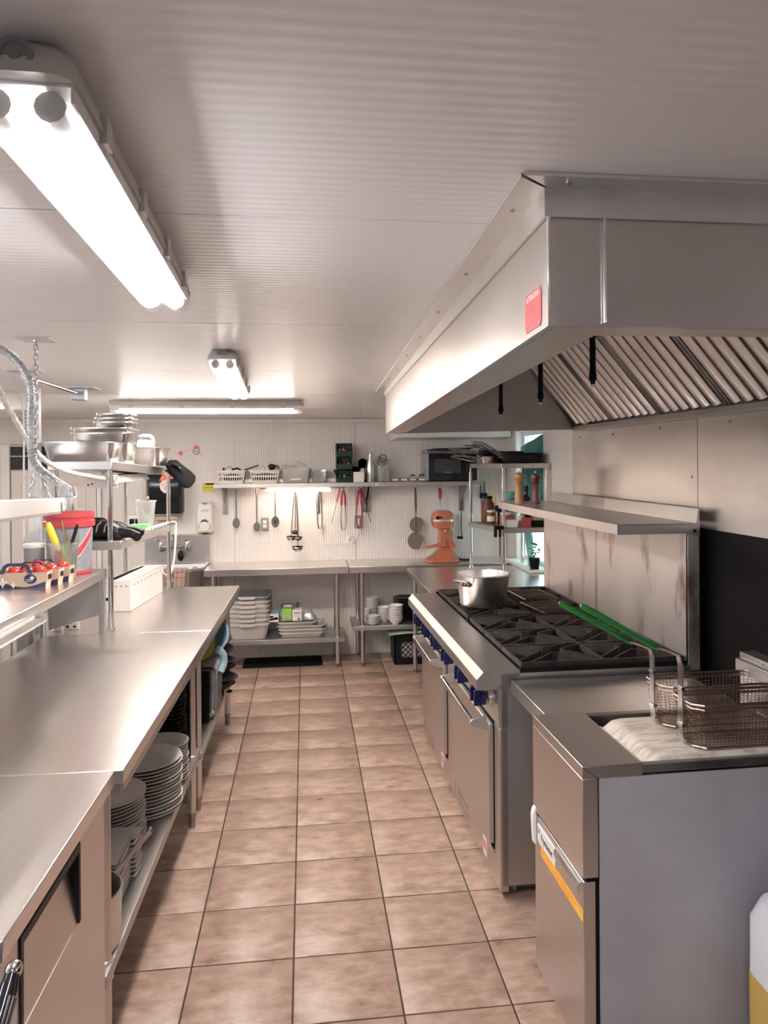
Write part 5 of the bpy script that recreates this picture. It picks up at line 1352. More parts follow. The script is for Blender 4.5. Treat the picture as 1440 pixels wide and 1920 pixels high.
# tower of stacked dark green bins
for k in range(3):
    z = ZS + k * .119
    t = T('storage_bin', ('bottom', 'middle', 'top')[k] + ' dark green open-fronted bin of the shelf tower', 'bin', (.352, 7.03, z), group='stacked green bins')
    x0, x1, y0, y1 = .280, .424, 6.93, 7.12
    m = MB().box(x0, x1, y0 + .0, y1, z, z + .006).box(x0, x0 + .005, y0 + .03, y1, z + .006, z + .1175).box(x1 - .005, x1, y0 + .03, y1, z + .006, z + .1175).box(x0 + .005, x1 - .005, y1 - .005, y1, z + .006, z + .1175)
    m.hexa([(x0, y0, z + .006), (x1, y0, z + .006), (x1, y0 + .004, z + .006), (x0, y0 + .004, z + .006), (x0, y0 - .015, z + .045), (x1, y0 - .015, z + .045), (x1, y0 - .011, z + .045), (x0, y0 - .011, z + .045)])
    m.box(x0, x1, y1 - .05, y1, z + .112, z + .1175)
    P('bin_shell', m, DKGREEN, t, .001)
    mats = ((BLACK, STD, CHROME), (BLACKG, BROWN, STD), (STD, PINK, BLACK))[k]
    for q in range(3):
        u = T('bin_contents', ('left', 'middle', 'right')[q] + ' small gadget in the ' + ('bottom', 'middle', 'top')[k] + ' green bin', 'gadget', (.31 + q * .04, 6.99, z + .007), group='gadgets in the green bins')
        P('gadget', MB().ell((.312 + q * .040, 6.985 + q * .006, z + .038 + .012 * ((q + k) % 2)), (.019, .03, .031), 10, 7), mats[q], u)
        P('stud', MB().tube([(.312 + q * .040, 6.985, z + .05), (.312 + q * .042, 6.955, z + .058 + .01 * q)], .006, 6), mats[(q + 1) % 3], u)
S('black_tongs', 'black clip poking out left of the green bins', 'clip', MB().tube([(.30, 6.935, ZS + .012), (.272, 6.925, ZS + .09), (.257, 6.925, ZS + .118)], [.006, .010, .007], 8).tube([(.265, 6.923, ZS + .11), (.285, 6.923, ZS + .085)], .007, 6), BLACK)
S('white_box', 'small plain white box in front of the tape dispenser', 'box', MB().box(.432, .528, 6.91, 6.98, ZS, ZS + .093), CARDW, bevel=.002)
td_ = T('tape_dispenser', 'beige tape roll on its holder behind the white box', 'tape dispenser', (.50, 7.05, ZS))
P('holder', MB().bar((.455, 7.06, ZS + .005), (.53, 7.06, ZS + .12), .03, .03), CREAM, td_)
P('tape_roll', MB().lathe([(.045, -.012), (.045, .012), (.026, .012), (.026, -.012), (.045, -.012)], 24, (.525, 7.06, ZS + .17), 'y'), CREAM, td_)
P('stand', MB().box(.44, .56, 7.03, 7.09, ZS, ZS + .02), BLACK, td_)
S('storage_crate', 'open dark box behind the white box on the shelf', 'box', tub(MB(), .478, 7.148, ZS, .09, .08, .14, .95, .01, .003, .003), BLACKM)
sb = T('steel_bottle', 'tall brushed steel bottle on the wall shelf', 'bottle', (.592, 7.0, ZS))
P('bottle_body', MB().lathe([(.002, 0), (.040, 0), (.043, .006), (.043, .11), (.040, .15), (.026, .215), (.0225, .235), (.0225, .252), (.002, .252)], 28, (.592, 7.0, ZS)), ALU, sb)
P('cap', MB().lathe([(.0245, .2525), (.0245, .264), (.002, .266)], 24, (.592, 7.0, ZS)), CHROME, sb)
mc = T('measuring_jar', 'clear jar of steel whisk heads beside the bottle', 'container', (.71, 7.02, ZS))
P('jar', tub(MB(), .712, 7.02, ZS, .115, .12, .150, .95, .015, .006, .0025), CLEAR, mc)
wk = T('balloon_whisk', 'tangle of dark wire whisks rising from the clear jar', 'whisk', (.705, 7.02, ZS + .005))
P('beater_cup', MB().lathe([(.002, .01), (.030, .01), (.030, .075), (.002, .075)], 16, (.697, 7.0, ZS)), CHROME, wk)
for k, (dx, dz, rr) in enumerate(((-.03, .20, .030), (.005, .215, .034), (.03, .19, .028), (-.005, .18, .036))):
    P('wire_loop', MB().tube(arc((.705 + dx, 7.02 + .008 * k, ZS + dz), rr, 0, 350, 14), .004, 5), (STDK, BLACK, STDK, BLACKG)[k], wk)
P('knob', MB().ell((.735, 7.0, ZS + .12), (.017, .017, .017), 10, 8), CHROME, wk)
for k in range(4):
    x = .815 + k * .082
    t = T('spice_jar', ('leftmost', 'second', 'third', 'rightmost')[k] + ' small spice jar left of the microwave', 'jar', (x, 7.0, ZS), group='spice jars by the microwave')
    P('jar', MB().box(x - .032, x + .032, 6.97, 7.03, ZS, ZS + .035 + .008 * (k % 3)), CLEAR, t, .004)
    P('label_band', MB().box(x - .026, x + .026, 6.9685, 6.9697, ZS + .010, ZS + .026), CARDW, t)
    P('spice', MB().box(x - .028, x + .028, 6.973, 7.027, ZS + .003, ZS + .028), BROWN, t)
    if k > 1: P('sprig', MB().tube([(x - .02, 7.0, ZS + .045), (x, 7.0, ZS + .062), (x + .025, 7.0, ZS + .055)], .006, 6), BLACKM, t)
mw = T('microwave', 'black microwave oven at the right end of the wall shelf', 'microwave', (1.31, 7.02, ZS))
P('body', MB().box(1.085, 1.56, 6.905, 7.18, ZS + .008, ZS + .262), GALV, mw, .004)
P('door', MB().box(1.115, 1.562, 6.888, 6.904, ZS + .010, ZS + .258), BLACKG, mw, .003)
P('side_trim', MB().box(1.086, 1.114, 6.892, 6.904, ZS + .010, ZS + .258), GALV, mw)
P('viewing_window', MB().box(1.165, 1.41, 6.8862, 6.8878, ZS + .075, ZS + .205), M('mw_window', (.05, .05, .055), .25), mw)
text('door_lettering', 'Danby', .022, GALV, mw, (1.29, 6.8858, ZS + .083), (PI / 2, 0, 0), .0003)
for k in range(8):
    P('vent', MB().box(1.0842, 1.0852, 6.93, 7.0, ZS + .05 + k * .009, ZS + .054 + k * .009), BLACK, mw)
for x in (1.12, 1.52):
    P('foot', MB().lathe([(.012, 0), (.012, .009)], 10, (x, 6.95, ZS)), BLACK, mw)
    P('foot', MB().lathe([(.012, 0), (.012, .009)], 10, (x, 7.12, ZS)), BLACK, mw)
S('baking_sheet', 'light metal sheet on top of the microwave', 'tray', tub(MB(), 1.30, 7.05, ZS + .2635, .42, .22, .012, .95, .02, .004, .002), GALV)
for k, (x, y) in enumerate(((1.28, 7.0), (1.33, 7.03), (1.38, 7.05))):
    S('dark_tray', ('lowest', 'middle', 'uppermost')[k] + ' thin dark tray piled over the microwave', 'tray', MB().hexa([(x - .20, y - .09, ZS + .277 + k * .010), (x + .18, y - .10, ZS + .280 + k * .011), (x + .18, y + .1, ZS + .280 + k * .011), (x - .20, y + .1, ZS + .277 + k * .010),
        (x - .20, y - .09, ZS + .2825 + k * .010), (x + .18, y - .10, ZS + .288 + k * .011), (x + .18, y + .1, ZS + .288 + k * .011), (x - .20, y + .1, ZS + .2825 + k * .010)]), NONSTICK, group='trays on the microwave')
du = S('duct_cover', 'white boxed duct cover high on the back wall behind the hood', 'duct', MB().hexa([(.86, 7.08, 2.02), (1.9, 6.95, 2.02), (1.9, 7.198, 2.02), (.80, 7.198, 1.99), (.86, 7.08, 2.16), (1.9, 6.95, 2.16), (1.9, 7.198, 2.16), (.80, 7.198, 2.16)]), WHITE)

# ------------------------------------------------------------------- orange stand mixer
mx = T('stand_mixer', 'orange bowl-lift stand mixer on the back table', 'mixer', (1.235, 6.95, .882))
P('base', MB().loft([[(1.235 + a * .150, 6.93 + b * .13, .883) for a, b in ((-1, -.7), (-.8, -1), (.8, -1), (1, -.6), (1, .7), (.8, 1), (-.8, 1), (-1, .7))],
                     [(1.235 + a * .150, 6.93 + b * .13, .900) for a, b in ((-1, -.7), (-.8, -1), (.8, -1), (1, -.6), (1, .7), (.8, 1), (-.8, 1), (-1, .7))],
                     [(1.262 + a * .105, 6.95 + b * .10, .935) for a, b in ((-1, -.7), (-.8, -1), (.8, -1), (1, -.6), (1, .7), (.8, 1), (-.8, 1), (-1, .7))],
                     [(1.272 + a * .068, 6.97 + b * .085, .985) for a, b in ((-1, -.7), (-.8, -1), (.8, -1), (1, -.6), (1, .7), (.8, 1), (-.8, 1), (-1, .7))]]), ORANGE, mx, .008, 3)
P('column', MB().loft([[(xc + a * w_, 6.985 + b * .07, z) for a, b in ((-1, -.7), (-.7, -1), (.7, -1), (1, -.7), (1, .7), (.7, 1), (-.7, 1), (-1, .7))] for xc, w_, z in ((1.272, .066, .975), (1.272, .062, 1.05), (1.275, .058, 1.12), (1.272, .052, 1.16), (1.268, .050, 1.21))]), ORANGE, mx, .005)
P('head', MB().loft([[(xc + a * w_, 6.945 + b * .100, z) for a, b in ((-1, -.6), (-.92, -.85), (-.7, -1), (.7, -1), (.92, -.85), (1, -.6), (1, .7), (.7, 1), (-.7, 1), (-1, .7))] for xc, w_, z in ((1.250, .075, 1.185), (1.245, .088, 1.20), (1.243, .093, 1.24), (1.243, .095, 1.285), (1.245, .088, 1.315), (1.25, .070, 1.338), (1.252, .045, 1.345))]), ORANGE, mx, .010, 3)
P('trim_band', MB().loft([[(1.243 + a * .0965, 6.945 + b * .1015, z) for a, b in ((-1, -.6), (-.92, -.85), (-.7, -1), (.7, -1), (.92, -.85), (1, -.6), (1, .7), (.7, 1), (-.7, 1), (-1, .7))] for z in (1.250, 1.268)]), ALU, mx)
P('hub_cap', MB().lathe([(.018, .0), (.018, -.014), (.012, -.018)], 16, (1.185, 6.846, 1.288), 'y'), BLACKG, mx)
P('hub_knob', MB().tube([(1.205, 6.842, 1.288), (1.222, 6.835, 1.292)], .008, 8), BLACK, mx)
P('bowl_arm', MB().hexa([(1.085, 6.87, 1.005), (1.24, 6.90, 1.02), (1.24, 6.94, 1.02), (1.085, 6.895, 1.005), (1.085, 6.87, 1.027), (1.24, 6.90, 1.055), (1.24, 6.94, 1.055), (1.085, 6.895, 1.027)]), ORANGE, mx, .004)
P('bowl_arm', MB().hexa([(1.30, 6.85, 1.0), (1.345, 6.85, 1.0), (1.345, 6.96, 1.0), (1.30, 6.96, 1.0), (1.30, 6.85, 1.04), (1.355, 6.85, 1.045), (1.345, 6.96, 1.04), (1.30, 6.96, 1.04)]), ORANGE, mx, .004)
P('lift_yoke', MB().box(1.215, 1.345, 6.895, 6.925, 1.015, 1.075), ORANGE, mx, .006)
P('yoke_trim', MB().box(1.225, 1.325, 6.892, 6.8945, 1.066, 1.070).box(1.268, 1.278, 6.889, 6.8945, 1.035, 1.085), CHROME, mx)
P('clamp_screw', MB().ell((1.26, 6.905, 1.165), (.008, .008, .016), 8, 6), CHROME, mx)
P('crank_rod', MB().tube(spline([(1.325, 6.95, 1.17), (1.345, 6.94, 1.13), (1.362, 6.935, 1.105), (1.385, 6.93, 1.095)], 5), .0045, 8), STD, mx)
P('crank_grip', MB().tube([(1.380, 6.93, 1.097), (1.432, 6.925, 1.092)], .013, 12), BLACK, mx)
P('power_cord', MB().tube(spline([(1.35, 6.99, .96), (1.38, 6.98, .915), (1.42, 6.96, .893), (1.47, 6.95, .890), (1.53, 6.97, .890)], 6), .006, 8).tube(spline([(1.40, 6.95, .892), (1.44, 6.90, .890), (1.50, 6.885, .890)], 6), .005, 8), BLACK, mx)
S('dark_cable', 'dark brown cable hanging down by the rack post', 'cable', MB().tube(spline([(1.485, 7.15, 1.57), (1.475, 7.16, 1.45), (1.468, 7.17, 1.25), (1.468, 7.175, 1.14), (1.478, 7.175, 1.08)], 6), .005, 6), BROWN)

# ------------------------------------------------------------------- under the back tables
BTM = tub(MB(), 0, 0, 0, .30, .36, .135, .88, .035, .012, .004, 3, .012)
def bus_tub(label, z, k):
    t = T('bus_tub', label, 'tub', (-.497, 6.945, z), group='stacked grey bus tubs')
    m = tub(MB(), -.497, 6.945, z, .345, .36, .135, .86, .04, .012, .004, 3, .014)
    P('tub_shell', m, GPLAST if k == 6 else LGREY, t)
    P('grip_lip', MB().prism([(-.585, z + .137), (-.570, z + .112), (-.445, z + .112), (-.430, z + .137)], 'xz', 6.745, 6.7535), LGREY, t, .002)
bl = ('bottom grey bus tub of the nested stack', 'second grey bus tub from the bottom of the stack', 'third grey bus tub from the bottom of the stack', 'middle grey bus tub of the nested stack', 'third grey bus tub from the top of the stack', 'second grey bus tub from the top of the stack', 'top grey bus tub, its dark inside showing')
for k in range(7):
    bus_tub(bl[k], .2625 + k * .0395, k)
TR = [(-.04, .2625, .38, 'bottom grey food tray lying on the low shelf'), (-.035, .292, .40, 'second grey food tray of the low pile'), (-.045, .322, .40, 'third grey food tray of the low pile'), (-.085, .354, .33, 'top grey food tray of the low pile')]
for x, z, lx, lab in TR:
    S('food_tray', lab, 'tray', tub(MB(), x, 6.95, z, lx, .30, .040, .93, .035, .010, .004, 3, .008), LGREY, group='grey food trays')
def carton(name, label, x0, x1, y0, y1, z0, z1, mat, face=None, rz=0):
    t = T(name, label, 'box', ((x0 + x1) / 2, (y0 + y1) / 2, z0), rz=rz, group='small cartons on the food trays')
    P('carton', MB().box(x0, x1, y0, y1, z0, z1), mat, t, .002)
    if face:
        for nm, (a, b, c_, d_), mm in face:
            P(nm, MB().box(x0 + a, x0 + b, y0 - .0012, y0 - .0002, z0 + c_, z0 + d_), mm, t)
    return t
carton('glove_box', 'white and blue disposable glove box at the front of the low pile', -.330, -.238, 6.80, 7.02, .400, .475, LBLUE,
       [('front_label', (.002, .090, .002, .073), CARDW), ('blue_print', (.012, .045, .040, .055), NAVY), ('blue_print', (.05, .085, .022, .042), GBLUE), ('blue_print', (.012, .05, .018, .034), LBLUE)])
carton('green_carton', 'lime green carton with a barcode on the low pile', -.215, -.128, 6.84, 7.0, .400, .502, GREENB, [('barcode_panel', (.015, .070, .008, .045), CARDW)] + [('barcode', (.02 + k * .007, .0235 + k * .007, .010, .040), BLACK) for k in range(7)])
carton('white_carton', 'white carton with small print leaning on the green one', -.122, -.038, 6.83, 6.98, .398, .492, CARDW, [('print', (.012, .070, .066, .076), GPLAST), ('print', (.012, .055, .050, .054), LGREY), ('print', (.012, .055, .040, .044), LGREY), ('code_patch', (.045, .070, .006, .028), GPLAST)])
S('foil_packet', 'crumpled silvery packet on top of the lime green carton', 'packet', MB().loft([[(-.155 + a * .07, 6.93 + b * .05, z) for a, b in ((1, 0), (.6, .8), (-.3, 1), (-1, .3), (-.7, -.8), (.4, -1))] for z in (.503, .518, .532)]), GALV, bevel=.006)
S('tool_packet', 'dark wrapped tool standing behind the white carton', 'packet', MB().bar((-.09, 6.995, .405), (-.075, 7.0, .53), .03, .02), BROWN)
S('plastic_bag', 'crumpled clear bag draped right of the white carton', 'bag', MB().loft([[(.01 + a * w_, 6.93 + b * w_ * .8, z) for a, b in ((1, .1), (.6, .8), (-.2, 1), (-.9, .5), (-1, -.4), (-.2, -.9), (.7, -.8))] for w_, z in ((.085, .396), (.08, .415), (.06, .445), (.035, .475), (.01, .49))]), MILKY, bevel=.004)
S('floor_mat', 'black rubber mat on the floor under the left back table', 'mat', MB().loft([rrect(-.21, 6.985, .70, .33, .02, .0005, 3), rrect(-.21, 6.985, .70, .33, .02, .008, 3), rrect(-.21, 6.985, .66, .29, .02, .012, 3)]), BLACKM)
# white bowls
BWL = [(.0, 0), (.028, 0), (.030, .006), (.050, .022), (.060, .045), (.062, .048), (.060, .050), (.056, .045), (.046, .024), (.026, .010), (.002, .008)]
BWL[0] = (.002, 0)
me_b = mesh('soup_bowl', MB().lathe(BWL, 28), CHINAW, (0, 0, 0))
me_d = mesh('sauce_dish', MB().lathe([(.002, 0), (.030, 0), (.034, .004), (.060, .018), (.060, .021), (.056, .020), (.030, .008), (.002, .006)], 28), CHINAW, (0, 0, 0))
def bstack(me, n, x, y, dz, r_s, name, top, low, group, z=.3525):
    for k in range(n):
        o = put(name, me); o.location = (x + random.uniform(-.002, .002), y, z + k * dz); o.scale = (r_s, r_s, r_s)
        props(o, top if k == n - 1 else low, 'bowl', group)
bstack(me_b, 6, .790, 6.80, .023, 1.08, 'soup_bowl', 'top white bowl of the right-hand stack', 'white bowl below the top in the right-hand stack', 'right stack of white bowls')
bstack(me_b, 5, .700, 6.90, .022, .98, 'soup_bowl', 'top white bowl of the middle stack', 'white bowl below the top in the middle stack', 'middle stack of white bowls')
bstack(me_b, 8, .600, 7.035, .022, 1.05, 'soup_bowl', 'top white bowl of the tall stack behind', 'white bowl below the top in the tall stack behind', 'rear stack of white bowls')
bstack(me_d, 6, .585, 6.805, .0115, 1.05, 'sauce_dish', 'top shallow white dish of the front left stack', 'shallow white dish below the top in the front left stack', 'stack of shallow dishes')
S('white_ramekin', 'ribbed white ramekin at the left edge of the bowl shelf', 'ramekin', MB().lathe([(.002, 0), (.036, 0), (.040, .008), (.042, .11), (.045, .115), (.038, .115), (.035, .01), (.002, .008)], 14, (.532, 6.93, .3525)), CHINAW, ang=10)
for k in range(12):
    S('black_dish', 'topmost black dish of the dark stack' if k == 11 else 'black dish in the dark stack behind the white bowls', 'dish', MB().lathe([(.002, 0), (.08, 0), (.115, .016), (.115, .020), (.07, .006), (.002, .005)], 24, (.905, 7.0, .3525 + k * .0165)), BLACKG, group='black dishes')
# black milk crate
mk = T('milk_crate', 'black lattice-sided crate on the floor under the bowl shelf', 'crate', (.94, 6.90, 0))
x0, x1, y0, y1, h = .772, 1.09, 6.74, 7.06, .272
P('crate_frame', MB().box(x0, x1, y0, y1, .002, .012).box(x0, x0 + .012, y0, y0 + .012, .012, h).box(x1 - .012, x1, y0, y0 + .012, .012, h).box(x0, x0 + .012, y1 - .012, y1, .012, h).box(x1 - .012, x1, y1 - .012, y1, .012, h)
  .box(x0, x1, y0, y0 + .010, .20, h).box(x0, x1, y0, y0 + .010, .012, .062).box(x0, x0 + .010, y0, y1, .012, h).box(x1 - .01, x1, y0, y1, .012, h).box(x0, x1, y1 - .01, y1, .012, h).box(x0 + .012, x0 + .055, y0, y0 + .010, .062, .20).box(x1 - .055, x1 - .012, y0, y0 + .010, .062, .20), BLACK, mk)
lt = MB()
for k in range(-3, 7):
    xa = x0 + .030 + k * .046
    for s_ in (-1, 1):
        p0 = [xa, .062]; p1 = [xa + .138, .20]
        if s_ < 0: p0, p1 = [xa + .138, .062], [xa, .20]
        lo, hi = x0 + .055, x1 - .055
        def clip(p, q):
            out = []
            for t_ in [i / 40 for i in range(41)]:
                u = p[0] + (q[0] - p[0]) * t_
                if lo <= u <= hi: out.append((u, p[1] + (q[1] - p[1]) * t_))
            return (out[0], out[-1]) if len(out) > 1 else None
        r_ = clip(p0, p1)
        if r_: lt.bar((r_[0][0], y0 + .005, r_[0][1]), (r_[1][0], y0 + .005, r_[1][1]), .008, .006)
P('lattice', lt, BLACK, mk)
S('crate_paper', 'pale paper seen through the crate lattice', 'paper', MB().box(x0 + .02, x1 - .02, y0 + .03, y1 - .04, .013, .21), CARDW)
S('green_cloth', 'pale green cloth draped over the black crate', 'cloth', MB().loft([[(.93 + a * .19, 6.90 + b * .185, z + .008 * math.sin(a * 5 + b * 3)) for a, b in ((1, 1), (0, 1.02), (-1, 1), (-1.08, 0), (-1.1, -1), (-.2, -1.03), (1, -1))] for z in (.2735, .283)]), M('pale_green', (.42, .50, .34), .7))

# ------------------------------------------------------------------- hand sink
sk = T('hand_sink', 'stainless hand sink with taps at the left of the back wall', 'sink', (-1.15, 7.0, .6))
X0, X1 = -1.44, -.871
P('backsplash', MB().box(X0, X1, 7.165, 7.197, .86, 1.150), ST, sk, .003)
P('splash_cap', MB().box(X0, X1, 7.150, 7.164, 1.128, 1.150), ST, sk, .002)
bs_ = MB()
cxs, cys = (X0 + X1) / 2, 6.95
def oc(z, kx, ky, c_=.10):
    a, b = (X1 - X0) / 2 * kx, .215 * ky
    return [(cxs - a, cys + b, z), (cxs - a, cys - b + c_, z), (cxs - a + c_, cys - b, z), (cxs + a - c_, cys - b, z), (cxs + a, cys - b + c_, z), (cxs + a, cys + b, z)]
bs_.loft([oc(.66, .55, .5, .04), oc(.70, .80, .8, .07), oc(.865, .93, .93), oc(.865, 1, 1), oc(.893, 1, 1), oc(.893, .93, .93), oc(.885, .88, .88), oc(.72, .76, .76, .07), oc(.69, .5, .5, .04)])
P('basin', bs_, ST, sk, .002)
P('apron', MB().box(X0 + .06, X1 - .06, 6.99, 7.19, .58, .70), STD, sk, .004)
P('drain_pipe', MB().tube([(cxs, 6.99, .68), (cxs, 6.99, .45), (cxs, 7.10, .40), (cxs, 7.195, .40)], .02, 10), WPLAST, sk)
P('wall_bracket', MB().box(X0 + .1, X0 + .14, 7.10, 7.197, .5, .86).box(X1 - .14, X1 - .1, 7.10, 7.197, .5, .86), STD, sk)
fc = P('faucet_bar', MB().tube([(-1.275, 7.09, 1.05), (-1.07, 7.09, 1.05)], .014, 12).tube([(-1.27, 7.09, 1.05), (-1.27, 7.165, 1.05)], .016, 12).tube([(-1.075, 7.09, 1.05), (-1.075, 7.165, 1.05)], .016, 12), CHROME, sk)
P('spout', MB().tube(spline([(-1.172, 7.09, 1.06), (-1.172, 7.085, 1.13), (-1.172, 7.04, 1.16), (-1.172, 6.98, 1.14), (-1.172, 6.975, 1.10)], 6), .010, 10), CHROME, fc)
for s_ in (-1, 1):
    x = -1.172 + s_ * .115
    P('valve', MB().lathe([(.024, -.03), (.026, 0), (.020, .035), (.012, .05)], 14, (x, 7.09, 1.055)), CHROME, fc)
    P('tap_lever', MB().bar((x - .01, 7.08, 1.105), (x + s_ * .035, 7.03, 1.118), .016, .012), CHROME, fc)
    P('valve_foot', MB().lathe([(.024, 0), (.024, .02)], 14, (x, 7.145, 1.02), 'y'), CHROME, fc)
S('black_hose', 'black hose bulb behind the tap on the sink', 'hose', MB().ell((-1.115, 7.09, .965), (.028, .028, .05), 12, 8), BLACK)
for (x, w_, rz, z, lab) in ((-1.19, .085, .35, .775, 'left checked dishcloth hanging over the sink edge'), (-1.065, .10, -.12, .735, 'right checked dishcloth hanging over the sink edge')):
    t = T('dishcloth', lab, 'cloth', (x, 6.725, z), rz=rz * .3, group='dishcloths on the sink')
    P('cloth', MB().hexa([(x - w_ / 2 + rz * .03, 6.722, z), (x + w_ / 2 + rz * .1, 6.720, z + .01), (x + w_ / 2 + rz * .1, 6.731, z + .01), (x - w_ / 2 + rz * .03, 6.731, z), (x - w_ / 2, 6.722, .905), (x + w_ / 2, 6.722, .905), (x + w_ / 2, 6.80, .897), (x - w_ / 2, 6.80, .897)]), CLOTH, t, .003)
    st = MB()
    for u in (-.22, .22):
        st.bar((x + u * w_, 6.7185, .90), (x + u * w_ + rz * .06, 6.7165, z + .008), .003, .002)
    for zz in (.82, .87):
        st.bar((x - w_ / 2, 6.7185, zz), (x + w_ / 2 + rz * .04, 6.7175, zz), .002, .003)
    P('red_check', st, RED, t)
# soap dispenser
sd = T('soap_dispenser', 'white wall soap dispenser above the sink', 'soap dispenser', (-.905, 7.15, 1.14))
cxd = -.905
def sring(z, w_, d_): return [(cxd + w_ * a, 7.198 - d_ * b, z) for a, b in ((-1, 0), (-1, .6), (-.8, .92), (-.4, 1), (.4, 1), (.8, .92), (1, .6), (1, 0))]
P('housing', MB().loft([sring(1.158, .062, .07), sring(1.175, .074, .095), sring(1.30, .078, .10), sring(1.40, .074, .085), sring(1.437, .060, .06), sring(1.447, .05, .045)]), WPLAST, sd, .004)
P('viewing_panel', MB().prism([(cxd - .037, 1.285), (cxd + .037, 1.285), (cxd + .030, 1.305), (cxd + .012, 1.328), (cxd - .012, 1.328), (cxd - .030, 1.305)], 'xz', 7.0955, 7.0985), BROWN, sd)
P('push_pad', MB().lathe([(.002, -.014), (.040, -.012), (.050, 0), (.050, .006)], 24, (cxd, 7.100, 1.222), 'y'), WPLAST, sd)
for v in sd.children[-1].data.vertices:
    v.co.z = (v.co.z - (1.222 - 1.14)) * .62 + (1.222 - 1.14)
P('pad_outline', MB().tube([(cxd + .053 * math.cos(t_), 7.097, 1.222 + .034 * math.sin(t_)) for t_ in [2 * PI * k / 24 for k in range(24)]], .0022, 5, close=True), GPLAST, sd)
P('top_notch', MB().prism([(cxd - .036, 1.436), (cxd + .036, 1.436), (cxd, 1.418)], 'xz', 7.118, 7.124), GPLAST, sd)
P('brand_panel', MB().box(cxd - .048, cxd + .048, 7.1008, 7.1035, 1.345, 1.392), WPLAST, sd)
text('brand_lettering', 'GOJO', .026, GPLAST, sd, (cxd, 7.1003, 1.366), (PI / 2, 0, 0), .0004, .0006)
P('nozzle', MB().lathe([(.03, 1.1515), (.035, 1.158)], 14, (cxd, 7.15, 0)), BLACK, sd)
# yellow notice
yn = T('notice', 'small yellow notice with a black header, left of the wall shelf', 'sign', (-.89, 7.198, 1.53))
P('sheet', MB().box(-.935, -.825, 7.1955, 7.1985, 1.530, 1.612), YSIGN, yn)
P('header', MB().box(-.905, -.825, 7.1945, 7.1954, 1.596, 1.612), BLACK, yn)
for k in range(2):
    P('print_line', MB().box(-.928, -.84 + k * .004, 7.1946, 7.1954, 1.566 + k * .006, 1.5685 + k * .006), BROWN, yn)
# paper towel dispenser with the pasted face
tw_ = T('towel_dispenser', 'black paper towel dispenser with a pasted paper face', 'dispenser', (-1.25, 7.1, 1.33))
P('cabinet', MB().loft([[(-1.25 + a * .155 * k, 7.198 - b * .16 * k, z) for a, b in ((-1, 0), (-1, .8), (-.85, 1), (.85, 1), (1, .8), (1, 0))] for z, k in ((1.345, .96), (1.36, 1), (1.72, 1), (1.74, .95))]), BLACKG, tw_, .006)
P('bottom_lip', MB().box(-1.40, -1.10, 7.05, 7.197, 1.330, 1.346), STDK, tw_, .003)
P('paper_towel', MB().box(-1.33, -1.14, 7.075, 7.080, 1.292, 1.346), CARD, tw_)
fc_ = P('paper_face', MB().loft([[(-1.235 + .047 * math.cos(t_), 7.0355 - e, 1.595 + .058 * math.sin(t_) - (.006 if math.sin(t_) < -.9 else 0)) for t_ in [2 * PI * k / 24 for k in range(24)]] for e in (0, .0012)]), SKIN, tw_)
hat = P('paper_hat', MB().prism([(-1.29, 1.64), (-1.19, 1.655), (-1.16, 1.66), (-1.225, 1.725), (-1.25, 1.715)], 'xz', 7.0325, 7.034), ORPAPER, tw_)
P('hat_spot', MB().lathe([(.007, -.001), (.007, 0)], 10, (-1.228, 7.0322, 1.695), 'y').lathe([(.005, -.001), (.005, 0)], 10, (-1.255, 7.0322, 1.665), 'y').lathe([(.005, -.001), (.005, 0)], 10, (-1.205, 7.0322, 1.672), 'y'), CARDW, hat)
P('face_print', MB().box(-1.262, -1.247, 7.0332, 7.034, 1.604, 1.609).box(-1.223, -1.208, 7.0332, 7.034, 1.604, 1.609).box(-1.247, -1.225, 7.0332, 7.034, 1.566, 1.570).box(-1.238, -1.232, 7.0332, 7.034, 1.580, 1.594), BROWN, fc_)
# small ornaments on the wall
orn = T('wall_ornament', 'round sketched head with a red cap stuck on the back wall', 'ornament', (-.985, 7.197, 1.91))
P('disc', MB().lathe([(.030, -.002), (.030, 0)], 20, (-.985, 7.1985, 1.905), 'y'), LGREY, orn)
P('outline', MB().tube(arc((-.985, 7.196, 1.905), .031, 0, 350, 20), .002, 5), BLACK, orn)
P('cap', MB().prism([(-1.012, 1.925), (-.958, 1.930), (-.965, 1.952), (-.985, 1.960), (-1.002, 1.952)], 'xz', 7.193, 7.196), PINK, orn)
P('stick', MB().bar((-.965, 7.195, 1.89), (-.935, 7.195, 1.868), .003, .003), BROWN, orn)
P('sketch_line', MB().bar((-1.0, 7.1955, 1.905), (-.985, 7.1955, 1.90), .002, .002).bar((-.98, 7.1955, 1.908), (-.965, 7.1955, 1.905), .002, .002), BLACK, orn)
o2 = T('wall_ornament', 'red heart on a thin arrow stuck on the back wall', 'ornament', (-1.12, 7.197, 1.89))
P('heart', MB().lathe([(.020, -.002), (.020, 0)], 14, (-1.125, 7.1985, 1.888), 'y'), PINK, o2)
P('arrow', MB().bar((-1.17, 7.195, 1.88), (-1.125, 7.195, 1.888), .003, .003).bar((-1.125, 7.195, 1.888), (-1.035, 7.195, 1.925), .003, .004), PINK, o2)

